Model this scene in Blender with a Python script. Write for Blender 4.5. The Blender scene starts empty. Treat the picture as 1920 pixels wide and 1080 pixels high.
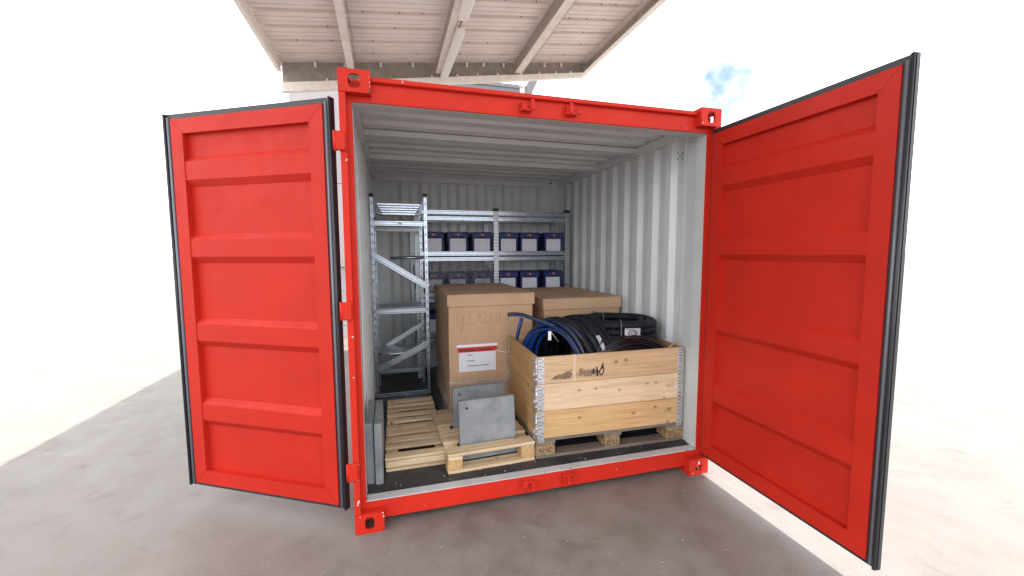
import bpy, bmesh, math, random
from mathutils import Vector, Matrix, noise
random.seed(7)
R = math.radians
S = bpy.context.scene
COL = S.collection

# ------------------------------------------------------------------ camera, sky, sun, exposure
CAM_POS = Vector((0.25737, -2.41189, 1.62756))
yaw, pitch, roll = -0.2775146, -0.0875134, -0.0039550
cy, sy = math.cos(yaw), math.sin(yaw); cp, sp = math.cos(pitch), math.sin(pitch)
fw = Vector((-sy*cp, cy*cp, sp)); rt = Vector((cy, sy, 0)); up = rt.cross(fw)
rr = rt*math.cos(roll) + up*math.sin(roll); uu = -rt*math.sin(roll) + up*math.cos(roll)
cd = bpy.data.cameras.new('camera'); cam = bpy.data.objects.new('camera', cd); COL.objects.link(cam)
M = Matrix((rr, uu, -fw)).transposed().to_4x4(); M.translation = CAM_POS
cam.matrix_world = M
cd.sensor_width = 36; cd.lens = 775.474/1920*36; cd.clip_start = 0.02; cd.clip_end = 2000
S.camera = cam

SUN = Vector((0.33, -0.08, 1.0)).normalized()
EL = math.asin(SUN.z); AZ = math.atan2(SUN.x, SUN.y)
W = bpy.data.worlds.new('World'); S.world = W; W.use_nodes = True
nt = W.node_tree; nt.nodes.clear()
def wn(t, **k):
    n = nt.nodes.new(t)
    for a, b in k.items(): setattr(n, a, b)
    return n
out = wn('ShaderNodeOutputWorld'); bg = wn('ShaderNodeBackground'); bg.inputs[1].default_value = 0.12
sky = wn('ShaderNodeTexSky', sky_type='NISHITA', sun_disc=False, sun_elevation=EL, sun_rotation=AZ)
sky.dust_density = 2.0
tc = wn('ShaderNodeTexCoord'); nz = wn('ShaderNodeTexNoise'); nz.inputs['Scale'].default_value = 2.6
nz.inputs['Detail'].default_value = 7; nz.inputs['Roughness'].default_value = 0.55
mp = wn('ShaderNodeMapping'); mp.inputs['Location'].default_value = (0.35, 0.0, 0.1); mp.inputs['Scale'].default_value = (1, 1, 2.2)
cr = wn('ShaderNodeValToRGB'); cr.color_ramp.elements[0].position = 0.33; cr.color_ramp.elements[1].position = 0.47
mx = wn('ShaderNodeMixRGB'); mx.inputs[2].default_value = (13.0, 13.0, 13.2, 1)
L = nt.links.new
L(tc.outputs['Generated'], mp.inputs[0]); L(mp.outputs[0], nz.inputs['Vector']); L(nz.outputs[0], cr.inputs[0])
vm = wn('ShaderNodeVectorMath', operation='DISTANCE'); vm.inputs[1].default_value = (0.628, 0.710, 0.318)
L(tc.outputs['Generated'], vm.inputs[0]); nz2 = wn('ShaderNodeTexNoise'); nz2.inputs['Scale'].default_value = 16; nz2.inputs['Detail'].default_value = 5; L(tc.outputs['Generated'], nz2.inputs['Vector'])
ad = wn('ShaderNodeMath', operation='MULTIPLY_ADD'); ad.inputs[1].default_value = 0.22; L(nz2.outputs[0], ad.inputs[0]); L(vm.outputs['Value'], ad.inputs[2])
gap = wn('ShaderNodeValToRGB'); gap.color_ramp.elements[0].position = 0.125; gap.color_ramp.elements[1].position = 0.19; L(ad.outputs[0], gap.inputs[0])
mlt = wn('ShaderNodeMath', operation='MULTIPLY'); L(cr.outputs[0], mlt.inputs[0]); L(gap.outputs[0], mlt.inputs[1])
L(mlt.outputs[0], mx.inputs[0]); L(sky.outputs[0], mx.inputs[1]); L(mx.outputs[0], bg.inputs[0]); L(bg.outputs[0], out.inputs[0])
sl = bpy.data.lights.new('sun', 'SUN'); sl.energy = 4.0; sl.angle = R(0.6); sl.color = (1, 0.97, 0.93)
so = bpy.data.objects.new('sun', sl); COL.objects.link(so); so.location = (6, -3, 20)
so.rotation_euler = (-SUN).to_track_quat('-Z', 'Y').to_euler()
S.view_settings.view_transform = 'Standard'; S.view_settings.look = 'None'
S.view_settings.exposure = 1.02; S.view_settings.gamma = 1.0; S.view_settings.use_curve_mapping = False
S.render.engine = 'CYCLES'
S.cycles.use_denoising = True; S.cycles.max_bounces = 10; S.cycles.diffuse_bounces = 8; S.cycles.glossy_bounces = 4
S.cycles.transparent_max_bounces = 12; S.cycles.sample_clamp_indirect = 6.0

# ------------------------------------------------------------------ materials
class Mat:
    def __init__(s, name, rough=0.5, metal=0.0, col=None, spec=None):
        s.m = bpy.data.materials.new(name); s.m.use_nodes = True; s.t = s.m.node_tree
        s.b = s.t.nodes['Principled BSDF']; s.b.inputs['Roughness'].default_value = rough; s.b.inputs['Metallic'].default_value = metal
        if spec is not None: s.b.inputs['Specular IOR Level'].default_value = spec
        if col: s.b.inputs['Base Color'].default_value = (*col, 1)
    def n(s, t, **k):
        nd = s.t.nodes.new(t)
        for a, b in k.items():
            if isinstance(a, str) and hasattr(nd, a): setattr(nd, a, b)
        return nd
    def l(s, a, b): s.t.links.new(a, b)
    def coord(s, scale=(1, 1, 1), rnd=0.0, src='Object'):
        tc = s.n('ShaderNodeTexCoord'); mp = s.n('ShaderNodeMapping'); mp.inputs['Scale'].default_value = scale
        s.l(tc.outputs[src], mp.inputs[0])
        if rnd:
            oi = s.n('ShaderNodeObjectInfo'); mu = s.n('ShaderNodeMath', operation='MULTIPLY'); mu.inputs[1].default_value = rnd
            s.l(oi.outputs['Random'], mu.inputs[0]); cb = s.n('ShaderNodeCombineXYZ')
            for i in range(3): s.l(mu.outputs[0], cb.inputs[i])
            s.l(cb.outputs[0], mp.inputs['Location'])
        return mp.outputs[0]
    def noise(s, vec, scale, detail=4, rough=0.55, dist=0.0):
        n = s.n('ShaderNodeTexNoise'); n.inputs['Scale'].default_value = scale; n.inputs['Detail'].default_value = detail
        n.inputs['Roughness'].default_value = rough; n.inputs['Distortion'].default_value = dist; s.l(vec, n.inputs['Vector']); return n.outputs[0]
    def ramp(s, fac, stops):
        r = s.n('ShaderNodeValToRGB'); e = r.color_ramp.elements
        while len(e) < len(stops): e.new(0.5)
        for el, (p, c) in zip(e, stops): el.position = p; el.color = (*c, 1) if not isinstance(c, (int, float)) else (c, c, c, 1)
        s.l(fac, r.inputs[0]); return r.outputs[0]
    def mix(s, a, b, fac, mode='MIX'):
        m = s.n('ShaderNodeMixRGB'); m.blend_type = mode
        for sock, v in ((m.inputs[0], fac), (m.inputs[1], a), (m.inputs[2], b)):
            if isinstance(v, (int, float)): sock.default_value = v
            elif isinstance(v, tuple): sock.default_value = (*v, 1)
            else: s.l(v, sock)
        return m.outputs[0]
    def base(s, c): s.l(c, s.b.inputs['Base Color'])
    def rough(s, c): s.l(c, s.b.inputs['Roughness'])
    def bump(s, h, strength=0.3, dist=0.002):
        b = s.n('ShaderNodeBump'); b.inputs['Strength'].default_value = strength; b.inputs['Distance'].default_value = dist
        s.l(h, b.inputs['Height']); s.l(b.outputs[0], s.b.inputs['Normal'])
def paint(name, col, rough=0.35, var=0.12, scale=6, chips=0.0, chipcol=(0.6, 0.55, 0.55), spec=0.5):
    m = Mat(name, rough, spec=spec); v = m.coord()
    n1 = m.noise(v, scale, 6); d = tuple(c*(1-var) for c in col); l_ = tuple(min(1, c*(1+var)) for c in col)
    c = m.ramp(n1, [(0.3, d), (0.7, l_)])
    if chips:
        n2 = m.noise(v, 38, 2, 0.5); k = m.ramp(n2, [(chips, 0.0), (chips+0.012, 1.0)]); c = m.mix(c, chipcol, k)
    m.base(c); m.rough(m.ramp(m.noise(v, 9, 5), [(0.3, rough*0.8), (0.75, min(1, rough*1.35))]))
    m.bump(m.noise(v, 55, 3), 0.06, 0.002)
    return m.m
RED = paint('red_container_paint', (0.53, 0.025, 0.013), 0.46, 0.08, 3, 0.0, spec=0.16)
DOORRED = paint('red_door_paint', (0.46, 0.021, 0.011), 0.44, 0.08, 3, 0.0, spec=0.18)
GREY = paint('light_grey_interior_paint', (0.50, 0.525, 0.525), 0.42, 0.06, 4)
GREY2 = paint('light_grey_wall_paint', (0.64, 0.675, 0.69), 0.32, 0.07, 2.5)
CANOPY = paint('beige_canopy_sheet', (0.72, 0.625, 0.585), 0.5, 0.07, 3)
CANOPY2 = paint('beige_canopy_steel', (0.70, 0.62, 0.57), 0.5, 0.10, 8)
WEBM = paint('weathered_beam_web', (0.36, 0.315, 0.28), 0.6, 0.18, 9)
WHITE = paint('off_white_paint', (0.78, 0.73, 0.66), 0.45, 0.10, 10, 0.70, (0.35, 0.30, 0.22))
WALLP = paint('pale_wall_cladding', (0.40, 0.375, 0.38), 0.55, 0.05, 2)
GUTTER = paint('grey_gutter_metal', (0.15, 0.15, 0.16), 0.5, 0.08, 4)
BLACK = Mat('black_rubber', 0.42, 0, (0.018, 0.020, 0.026)).m
LIP = Mat('highlit_rubber_lip', 0.28, 0, (0.15, 0.165, 0.19)).m  # black rubber lip lightened: its highlight stripe is put into the colour
HOLE = Mat('dark_hole', 0.9, 0, (0.01, 0.01, 0.012)).m
BLACKCAP = Mat('black_plastic', 0.45, 0, (0.012, 0.012, 0.015)).m

def make_ground():
    m = Mat('worn_concrete', 0.62); v = m.coord()
    a = m.noise(v, 1.1, 7, 0.6, 0.4); b = m.noise(v, 5.5, 6, 0.62); c = m.noise(v, 60, 4)
    col = m.ramp(a, [(0.30, (0.155, 0.136, 0.121)), (0.5, (0.198, 0.177, 0.161)), (0.72, (0.236, 0.214, 0.197))])
    col = m.mix(col, m.ramp(b, [(0.35, (0.150, 0.131, 0.117)), (0.62, (0.230, 0.208, 0.190))]), 0.45)
    col = m.mix(col, m.ramp(m.noise(v, 95, 5, 0.7), [(0.3, 0.55), (0.7, 1.25)]), 0.5, 'MULTIPLY'); sc_ = m.noise(m.coord((9, 60, 9)), 1.3, 3, 0.6, 1.0); col = m.mix(col, (0.27, 0.25, 0.23), m.ramp(sc_, [(0.70, 0.0), (0.80, 0.35)]))
    st = m.noise(v, 2.3, 3, 0.5, 1.2); col = m.mix(col, (0.085, 0.06, 0.053), m.ramp(st, [(0.60, 0.0), (0.74, 0.38)]))
    sp_ = m.noise(v, 120, 1); col = m.mix(col, (0.38, 0.36, 0.34), m.ramp(sp_, [(0.82, 0.0), (0.84, 0.6)]))
    m.base(col); m.rough(m.ramp(b, [(0.3, 0.42), (0.7, 0.75)])); m.bump(c, 0.12, 0.003); return m.m
GROUND = make_ground()
def make_ply():
    m = Mat('dark_floor_board', 0.5); v = m.coord()
    col = m.ramp(m.noise(v, 5, 6), [(0.3, (0.020, 0.021, 0.026)), (0.7, (0.040, 0.041, 0.047))])
    col = m.mix(col, (0.16, 0.15, 0.14), m.ramp(m.noise(v, 24, 5, 0.7), [(0.62, 0.0), (0.80, 0.5)]))
    m.base(col); m.rough(m.ramp(m.noise(v, 8, 4), [(0.3, 0.38), (0.7, 0.65)])); m.bump(m.noise(v, 90, 2), 0.1, 0.001); return m.m
PLY = make_ply()
def wood(name, dark, mid, light, axis='x', knots=True, grime=0.25, rough=0.65, knot_scale=3.2, plane='xy'):
    m = Mat(name, rough)
    sc = {'x': (1.0, 24, 24), 'y': (24, 1.0, 24), 'z': (24, 24, 1.0)}[axis]
    k_sc = {'x': (1.9, 2.6, 2.6), 'y': (2.6, 1.9, 2.6), 'z': (2.6, 2.6, 1.9)}[axis]
    v = m.coord(sc, 37.0); g = m.noise(v, 1.4, 5, 0.6, 0.9); f = m.noise(v, 7, 3, 0.6)
    col = m.ramp(g, [(0.28, dark), (0.5, mid), (0.72, light)])
    col = m.mix(col, m.ramp(f, [(0.3, 0.70), (0.7, 1.10)]), 0.5, 'MULTIPLY')
    vo = m.coord((1, 1, 1), 21.0); w = m.noise(vo, 2.2, 4)
    col = m.mix(col, tuple(c*0.62 for c in mid), m.ramp(w, [(0.52, 0.0), (0.78, grime*1.5)]))
    if knots:
        kv = m.coord(k_sc, 13.0); sp3 = m.n('ShaderNodeSeparateXYZ'); m.l(kv, sp3.inputs[0]); cb2 = m.n('ShaderNodeCombineXYZ')
        m.l(sp3.outputs['XYZ'.index(plane[0].upper())], cb2.inputs[0]); m.l(sp3.outputs['XYZ'.index(plane[1].upper())], cb2.inputs[1])
        vr = m.n('ShaderNodeTexVoronoi'); vr.voronoi_dimensions = '2D'; vr.inputs['Scale'].default_value = knot_scale; m.l(cb2.outputs[0], vr.inputs['Vector'])
        ring = m.ramp(vr.outputs['Distance'], [(0.0, 1.0), (0.030, 1.0), (0.042, 0.55), (0.13, 0.0)])
        sel = m.ramp(vr.outputs['Color'], [(0.52, 0.0), (0.56, 1.0)])
        col = m.mix(col, (dark[0]*0.38, dark[1]*0.30, dark[2]*0.24), m.mix(ring, sel, 1.0, 'MULTIPLY'))
    oi = m.n('ShaderNodeObjectInfo'); tone = m.ramp(oi.outputs['Random'], [(0.0, (0.74, 0.72, 0.70)), (0.5, (0.96, 0.94, 0.91)), (1.0, (1.14, 1.12, 1.10))])
    col = m.mix(col, tone, 1.0, 'MULTIPLY')
    m.base(col); m.bump(f, 0.25, 0.0015); return m.m
_pl = ((0.42, 0.30, 0.18), (0.63, 0.485, 0.315), (0.78, 0.65, 0.47))
PALLETX = wood('pale_pallet_wood', *_pl, axis='x', grime=0.5); PALLETY = wood('pale_pallet_wood_length', *_pl, axis='y', grime=0.5)
_cr = ((0.50, 0.33, 0.185), (0.65, 0.46, 0.275), (0.74, 0.56, 0.36))
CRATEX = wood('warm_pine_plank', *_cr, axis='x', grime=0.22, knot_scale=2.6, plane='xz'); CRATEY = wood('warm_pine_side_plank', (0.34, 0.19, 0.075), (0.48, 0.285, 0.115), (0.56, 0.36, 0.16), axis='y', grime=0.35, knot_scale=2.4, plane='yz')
CRATEP = wood('pale_pine_plank', (0.54, 0.40, 0.25), (0.67, 0.52, 0.345), (0.76, 0.62, 0.44), axis='x', grime=0.25, knot_scale=3.6, plane='xz')
CRATEO = wood('orange_pine_plank', (0.48, 0.295, 0.125), (0.63, 0.42, 0.20), (0.71, 0.51, 0.28), axis='x', grime=0.3, knot_scale=3.0, plane='xz')
_og = ((0.13, 0.105, 0.085), (0.21, 0.175, 0.145), (0.30, 0.255, 0.21))
OLDX = wood('grey_old_wood', *_og, axis='x', grime=0.5, knots=False); OLDY = wood('grey_old_wood_length', *_og, axis='y', grime=0.5, knots=False)
def chip():
    m = Mat('pressed_chip_block', 0.8); v = m.coord((1, 1, 1), 9.0)
    vr = m.n('ShaderNodeTexVoronoi'); vr.inputs['Scale'].default_value = 130; m.l(v, vr.inputs['Vector'])
    col = m.mix(m.ramp(vr.outputs['Color'], [(0.15, (0.12, 0.07, 0.03)), (0.5, (0.31, 0.205, 0.105)), (0.9, (0.44, 0.32, 0.18))]), m.ramp(m.noise(v, 20, 4), [(0.3, 0.7), (0.7, 1.1)]), 0.6, 'MULTIPLY')
    m.base(col); m.bump(vr.outputs['Distance'], 0.4, 0.002); return m.m
CHIP = chip()
def blockwood():
    m = Mat('end_grain_block', 0.75); v = m.coord((1, 1, 1), 5.0)
    col = m.ramp(m.noise(v, 30, 6, 0.65, 1.5), [(0.3, (0.36, 0.22, 0.09)), (0.6, (0.55, 0.37, 0.17)), (0.8, (0.64, 0.46, 0.25))])
    m.base(col); m.bump(m.noise(v, 70, 3), 0.3, 0.002); return m.m
BLOCK = blockwood()
def cardboard():
    m = Mat('brown_cardboard', 0.72); v = m.coord()
    col = m.ramp(m.noise(v, 3.0, 5), [(0.3, (0.45, 0.29, 0.175)), (0.7, (0.54, 0.36, 0.225))])
    fl = m.coord((150, 2, 2)); col = m.mix(col, m.ramp(m.noise(fl, 1, 2), [(0.3, 0.93), (0.7, 1.04)]), 0.8, 'MULTIPLY')
    m.base(col); m.bump(m.noise(fl, 1, 2), 0.08, 0.001); return m.m
CARD = cardboard()
def concrete():
    m = Mat('blue_grey_cast_slab', 0.55); v = m.coord((1, 1, 1), 4.0)
    col = m.ramp(m.noise(v, 7, 7, 0.65, 0.6), [(0.28, (0.13, 0.147, 0.163)), (0.5, (0.20, 0.218, 0.232)), (0.72, (0.265, 0.28, 0.285))])
    col = m.mix(col, (0.36, 0.31, 0.25), m.ramp(m.noise(v, 12, 5, 0.7, 2.0), [(0.62, 0.0), (0.75, 0.45)]))
    m.base(col); m.rough(m.ramp(m.noise(v, 14, 4), [(0.3, 0.4), (0.7, 0.7)])); m.bump(m.noise(v, 40, 4), 0.2, 0.002); return m.m
SLAB = concrete()
def galv(name, base=(0.62, 0.65, 0.68), r=0.32):
    m = Mat(name, r, 0.85); v = m.coord((1, 1, 1), 6.0)
    vr = m.n('ShaderNodeTexVoronoi'); vr.inputs['Scale'].default_value = 45; m.l(v, vr.inputs['Vector'])
    col = m.ramp(vr.outputs['Color'], [(0.1, tuple(c*0.95 for c in base)), (0.9, tuple(min(1, c*1.04) for c in base))])
    m.base(col); m.rough(m.ramp(m.noise(v, 25, 4), [(0.3, r*0.85), (0.75, r*1.2)])); return m.m
GALV = galv('galvanised_steel', (0.43, 0.49, 0.56), 0.24)
GALVD = galv('galvanised_shelf_sheet', (0.40, 0.44, 0.48), 0.36)
GLINTM = Mat('painted_slot_glint', 0.35, 0.3, (0.80, 0.82, 0.84)).m  # near-white tone paints the light caught at the post slots
HINGE = galv('zinc_hinge_plate', (0.66, 0.69, 0.74), 0.38)
BLUE = paint('dark_blue_plastic', (0.018, 0.030, 0.125), 0.42, 0.15, 8, spec=0.25)
BLUE2 = paint('blue_plastic_trim', (0.032, 0.050, 0.17), 0.42, 0.12, 8, spec=0.3)
ORANGE = Mat('orange_plastic_clip', 0.4, 0, (0.80, 0.22, 0.02)).m
def paper():
    m = Mat('printed_paper', 0.7); v = m.coord()
    w = m.n('ShaderNodeTexNoise'); w.inputs['Scale'].default_value = 1; w.inputs['Detail'].default_value = 3
    mp = m.coord((26, 1, 150)); m.l(mp, w.inputs['Vector'])
    col = m.ramp(w.outputs[0], [(0.30, (0.50, 0.51, 0.68)), (0.46, (0.72, 0.73, 0.84)), (0.62, (0.78, 0.78, 0.86))])
    m.base(col); return m.m
PAPER = paper()
WPAPER = Mat('white_paper_tag', 0.6, 0, (0.78, 0.78, 0.82)).m
POUCH = Mat('pouch_sheet', 0.22, 0, (0.68, 0.70, 0.76)).m
POUCHRED = Mat('red_print', 0.3, 0, (0.55, 0.02, 0.02)).m
INK = Mat('black_ink', 0.6, 0, (0.02, 0.02, 0.022)).m
STAMP = Mat('brown_stamp_ink', 0.8, 0, (0.065, 0.03, 0.014)).m
PEN = Mat('faint_pen_line', 0.8, 0, (0.30, 0.20, 0.135)).m
MARK = Mat('grey_marker_ink', 0.8, 0, (0.17, 0.125, 0.08)).m
TAPE = Mat('old_tape_strip', 0.5, 0, (0.62, 0.49, 0.33)).m
HOSE = paint('matt_black_hose', (0.010, 0.0115, 0.018), 0.55, 0.2, 14, spec=0.22)
CABLE = Mat('glossy_black_cable', 0.20, 0, (0.007, 0.0085, 0.013), 0.5).m
COPPER = Mat('bare_cable_end', 0.4, 0.0, (0.45, 0.33, 0.20)).m
TIE = Mat('grey_strap', 0.45, 0, (0.10, 0.10, 0.115)).m
def striped():
    m = Mat('black_pipe_with_blue_stripes', 0.30); tc_ = m.n('ShaderNodeTexCoord'); sx = m.n('ShaderNodeSeparateXYZ'); m.l(tc_.outputs['UV'], sx.inputs[0])
    k = m.ramp(sx.outputs[0], [(0.0, 0.0), (0.265, 0.0), (0.275, 1.0), (0.305, 1.0), (0.315, 0.0), (0.39, 0.0), (0.40, 1.0), (0.47, 1.0), (0.48, 0.0), (0.54, 0.0), (0.55, 1.0), (0.61, 1.0), (0.62, 0.0), (0.66, 0.0), (0.67, 1.0), (0.70, 1.0), (0.71, 0.0), (1.0, 0.0)])
    m.base(m.mix((0.010, 0.011, 0.015), (0.012, 0.14, 0.70), k)); return m.m
PIPE = striped()
def film(name, tint, alpha, rough=0.12):
    m = Mat(name, rough, 0, tint); v = m.coord()
    a = m.ramp(m.noise(v, 16, 5, 0.6, 2.5), [(0.35, alpha*0.35), (0.62, alpha), (0.72, min(1, alpha*2.2))])
    m.l(a, m.b.inputs['Alpha']); m.bump(m.noise(v, 22, 4, 0.6, 2.0), 0.6, 0.01); return m.m
FILM = film('clear_stretch_film', (0.62, 0.63, 0.65), 0.13); DFILM = film('smoky_plastic_film', (0.10, 0.11, 0.13), 0.55)
LAMPM = Mat('white_lamp_cover', 0.35, 0, (0.70, 0.66, 0.62)).m

# ------------------------------------------------------------------ mesh helpers
WM = {}
class MB:
    def __init__(s): s.bm = bmesh.new(); s.uv = None
    def box(s, x0, x1, y0, y1, z0, z1, bev=0.0, mat=None):
        t = bmesh.new()
        vs = [t.verts.new(p) for p in ((x0,y0,z0),(x1,y0,z0),(x1,y1,z0),(x0,y1,z0),(x0,y0,z1),(x1,y0,z1),(x1,y1,z1),(x0,y1,z1))]
        for f in ((3,2,1,0),(4,5,6,7),(0,1,5,4),(1,2,6,5),(2,3,7,6),(3,0,4,7)): t.faces.new([vs[i] for i in f])
        if bev: bmesh.ops.bevel(t, geom=t.edges[:], offset=bev, segments=1, affect='EDGES', profile=0.5)
        s.merge(t, mat); return s
    def merge(s, t, mat=None):
        if mat is not None: bmesh.ops.transform(t, matrix=mat, verts=t.verts)
        off = {}
        for v in t.verts: off[v] = s.bm.verts.new(v.co)
        for f in t.faces:
            try:
                nf = s.bm.faces.new([off[v] for v in f.verts]); nf.smooth = f.smooth
            except ValueError: pass
        t.free()
    def bar(s, a, b, w, h, upv=(0, 0, 1), bev=0.0):
        a, b = Vector(a), Vector(b); x = (b-a); ln = x.length; x.normalize(); y = Vector(upv).cross(x)
        if y.length < 1e-4: y = Vector((0, 1, 0)).cross(x)
        y.normalize(); z = x.cross(y); m_ = Matrix((x, y, z)).transposed().to_4x4(); m_.translation = a
        return s.box(0, ln, -w/2, w/2, -h/2, h/2, bev, m_)
    def prism(s, pts, axis, a0, a1):
        """pts: polygon in the two other axes (cyclic order), extruded along axis from a0 to a1"""
        def P(p, a): return {'x': (a, p[0], p[1]), 'y': (p[0], a, p[1]), 'z': (p[0], p[1], a)}[axis]
        A = [s.bm.verts.new(P(p, a0)) for p in pts]; B = [s.bm.verts.new(P(p, a1)) for p in pts]; n = len(pts)
        for i in range(n): s.bm.faces.new((A[i], A[(i+1) % n], B[(i+1) % n], B[i]))
        s.bm.faces.new(A[::-1]); s.bm.faces.new(B); return s
    def sheet(s, prof, axis, a0, a1, t, tdir):
        """folded sheet: open profile with thickness t"""
        q = [(p[0]+t*tdir[0], p[1]+t*tdir[1]) for p in prof]
        def P(p, a): return {'x': (a, p[0], p[1]), 'y': (p[0], a, p[1]), 'z': (p[0], p[1], a)}[axis]
        A = [s.bm.verts.new(P(p, a0)) for p in prof]; B = [s.bm.verts.new(P(p, a1)) for p in prof]
        C = [s.bm.verts.new(P(p, a0)) for p in q]; D = [s.bm.verts.new(P(p, a1)) for p in q]
        n = len(prof)
        for i in range(n-1):
            s.bm.faces.new((A[i], A[i+1], B[i+1], B[i])); s.bm.faces.new((C[i+1], C[i], D[i], D[i+1]))
            s.bm.faces.new((A[i+1], A[i], C[i], C[i+1])); s.bm.faces.new((B[i], B[i+1], D[i+1], D[i]))
        for i in (0, n-1): s.bm.faces.new((A[i], B[i], D[i], C[i]))
        return s
    def cyl(s, a, b, r, n=12, r2=None):
        a, b = Vector(a), Vector(b); return s.tube([a, b], r, n, r_end=r2)
    def tube(s, path, r, n=8, axis=None, uv=False, r_end=None, closed=False):
        path = [Vector(p) for p in path]; N = len(path); rings = []
        prev = None
        if uv and s.uv is None: s.uv = s.bm.loops.layers.uv.new('UVMap')
        for i, p in enumerate(path):
            if closed: t = path[(i+1) % N] - path[i-1]
            else: t = path[min(i+1, N-1)] - path[max(i-1, 0)]
            t.normalize()
            if axis is not None: n1 = t.cross(Vector(axis))
            elif prev is None: n1 = t.cross(Vector((0, 0, 1))) if abs(t.z) < 0.95 else t.cross(Vector((1, 0, 0)))
            else: n1 = prev - t*prev.dot(t)
            n1.normalize(); prev = n1; n2 = t.cross(n1)
            rad = r if r_end is None else r + (r_end-r)*i/(N-1)
            rings.append([s.bm.verts.new(p + rad*(math.cos(2*math.pi*k/n)*n1 + math.sin(2*math.pi*k/n)*n2)) for k in range(n)])
        for i in range(N if closed else N-1):
            a, b = rings[i], rings[(i+1) % N]
            for k in range(n):
                f = s.bm.faces.new((a[k], a[(k+1) % n], b[(k+1) % n], b[k])); f.smooth = True
                if uv:
                    for lp, (u_, v_) in zip(f.loops, ((k/n, i), ((k+1)/n, i), ((k+1)/n, i+1), (k/n, i+1))): lp[s.uv].uv = (u_, v_*0.1)
        if not closed:
            s.bm.faces.new(rings[0][::-1]); s.bm.faces.new(rings[-1])
        return s
    def ribbon(s, pts, w, org, ux, uz, off, t=0.0006):
        """flat stroke on a plane: pts (a, b) -> org + ux*a + uz*b, lifted by off along the plane's normal"""
        ux, uz = Vector(ux), Vector(uz); nrm = ux.cross(uz).normalized()
        for (a, b), (c, d) in zip(pts, pts[1:]):
            A = Vector(org)+ux*a+uz*b+nrm*off; B = Vector(org)+ux*c+uz*d+nrm*off
            dv = (B-A)
            if dv.length < 1e-5: continue
            dn = dv.normalized(); sd = nrm.cross(dn)*(w/2); A = A-dn*w*0.3; B = B+dn*w*0.3
            lo = [s.bm.verts.new(p) for p in (A-sd, B-sd, B+sd, A+sd)]
            s.bm.faces.new(lo)
        return s
    def plate_hole(s, w, h, hw, hh, t, mat, oval=True, cx=0, cz=0):
        """plate in XZ (centred), thickness t along +Y, with an obround hole of half sizes hw, hh"""
        ang = sorted(set([2*math.pi*i/28 for i in range(28)] + [math.atan2(sz*h/2-cz, sx*w/2-cx) % (2*math.pi) for sx in (-1, 1) for sz in (-1, 1)]))
        tb = bmesh.new(); o0, o1, i0, i1 = [], [], [], []
        for a in ang:
            c, sn = math.cos(a), math.sin(a)
            k = min(((w/2-cx)/c if c > 1e-6 else ((-w/2-cx)/c if c < -1e-6 else 1e9)), ((h/2-cz)/sn if sn > 1e-6 else ((-h/2-cz)/sn if sn < -1e-6 else 1e9)))
            ox, oz = cx+c*k, cz+sn*k
            e = 3.2; rad = 1/((abs(c)/hw)**e+(abs(sn)/hh)**e)**(1/e)
            ix, iz = cx+c*rad, cz+sn*rad
            o0.append(tb.verts.new((ox, 0, oz))); o1.append(tb.verts.new((ox, t, oz))); i0.append(tb.verts.new((ix, 0, iz))); i1.append(tb.verts.new((ix, t, iz)))
        n = len(ang)
        for i in range(n):
            j = (i+1) % n
            tb.faces.new((o0[i], o0[j], i0[j], i0[i])); tb.faces.new((o1[j], o1[i], i1[i], i1[j]))
            tb.faces.new((i0[i], i0[j], i1[j], i1[i])); tb.faces.new((o0[j], o0[i], o1[i], o1[j]))
        s.merge(tb, mat); return s
def obj(name, mb, mat, parent=None, world=True, smooth=None):
    """link a builder as one mesh object; world=True means its coordinates are scene metres"""
    bm = mb.bm
    if parent is not None and world: bmesh.ops.transform(bm, matrix=WM[parent.name].inverted(), verts=bm.verts)
    bmesh.ops.recalc_face_normals(bm, faces=bm.faces)
    me = bpy.data.meshes.new(name); bm.to_mesh(me); bm.free(); me.materials.append(mat)
    o = bpy.data.objects.new(name, me); COL.objects.link(o)
    if parent is not None: o.parent = parent
    WM[o.name] = (WM[parent.name] if parent is not None else Matrix()).copy()
    return o
def tag(o, label=None, cat=None, group=None, kind=None):
    if label: o['label'] = label
    if cat: o['category'] = cat
    if group: o['group'] = group
    if kind: o['kind'] = kind
    return o
def thing(name, label, cat, loc=(0, 0, 0), rotz=0.0, group=None, rot=None):
    o = bpy.data.objects.new(name, None); COL.objects.link(o); o.location = loc
    o.rotation_euler = rot if rot else (0, 0, rotz); o.empty_display_size = 0.1
    from mathutils import Euler
    m_ = Euler(o.rotation_euler).to_matrix().to_4x4(); m_.translation = Vector(loc); WM[o.name] = m_
    return tag(o, label, cat, group)
def copy_tree(o, loc, label=None, parent=None, rotz=None):
    c = o.copy(); COL.objects.link(c); WM[c.name] = WM[o.name].copy()
    if parent is None:
        c.location = loc
        if rotz is not None: c.rotation_euler = (0, 0, rotz)
        if label: c['label'] = label
        m_ = c.rotation_euler.to_matrix().to_4x4(); m_.translation = Vector(loc); WM[c.name] = m_
    else: c.parent = parent
    for ch in [x for x in list(COL.objects) if x.parent == o]: copy_tree(ch, None, None, c)
    return c
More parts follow.
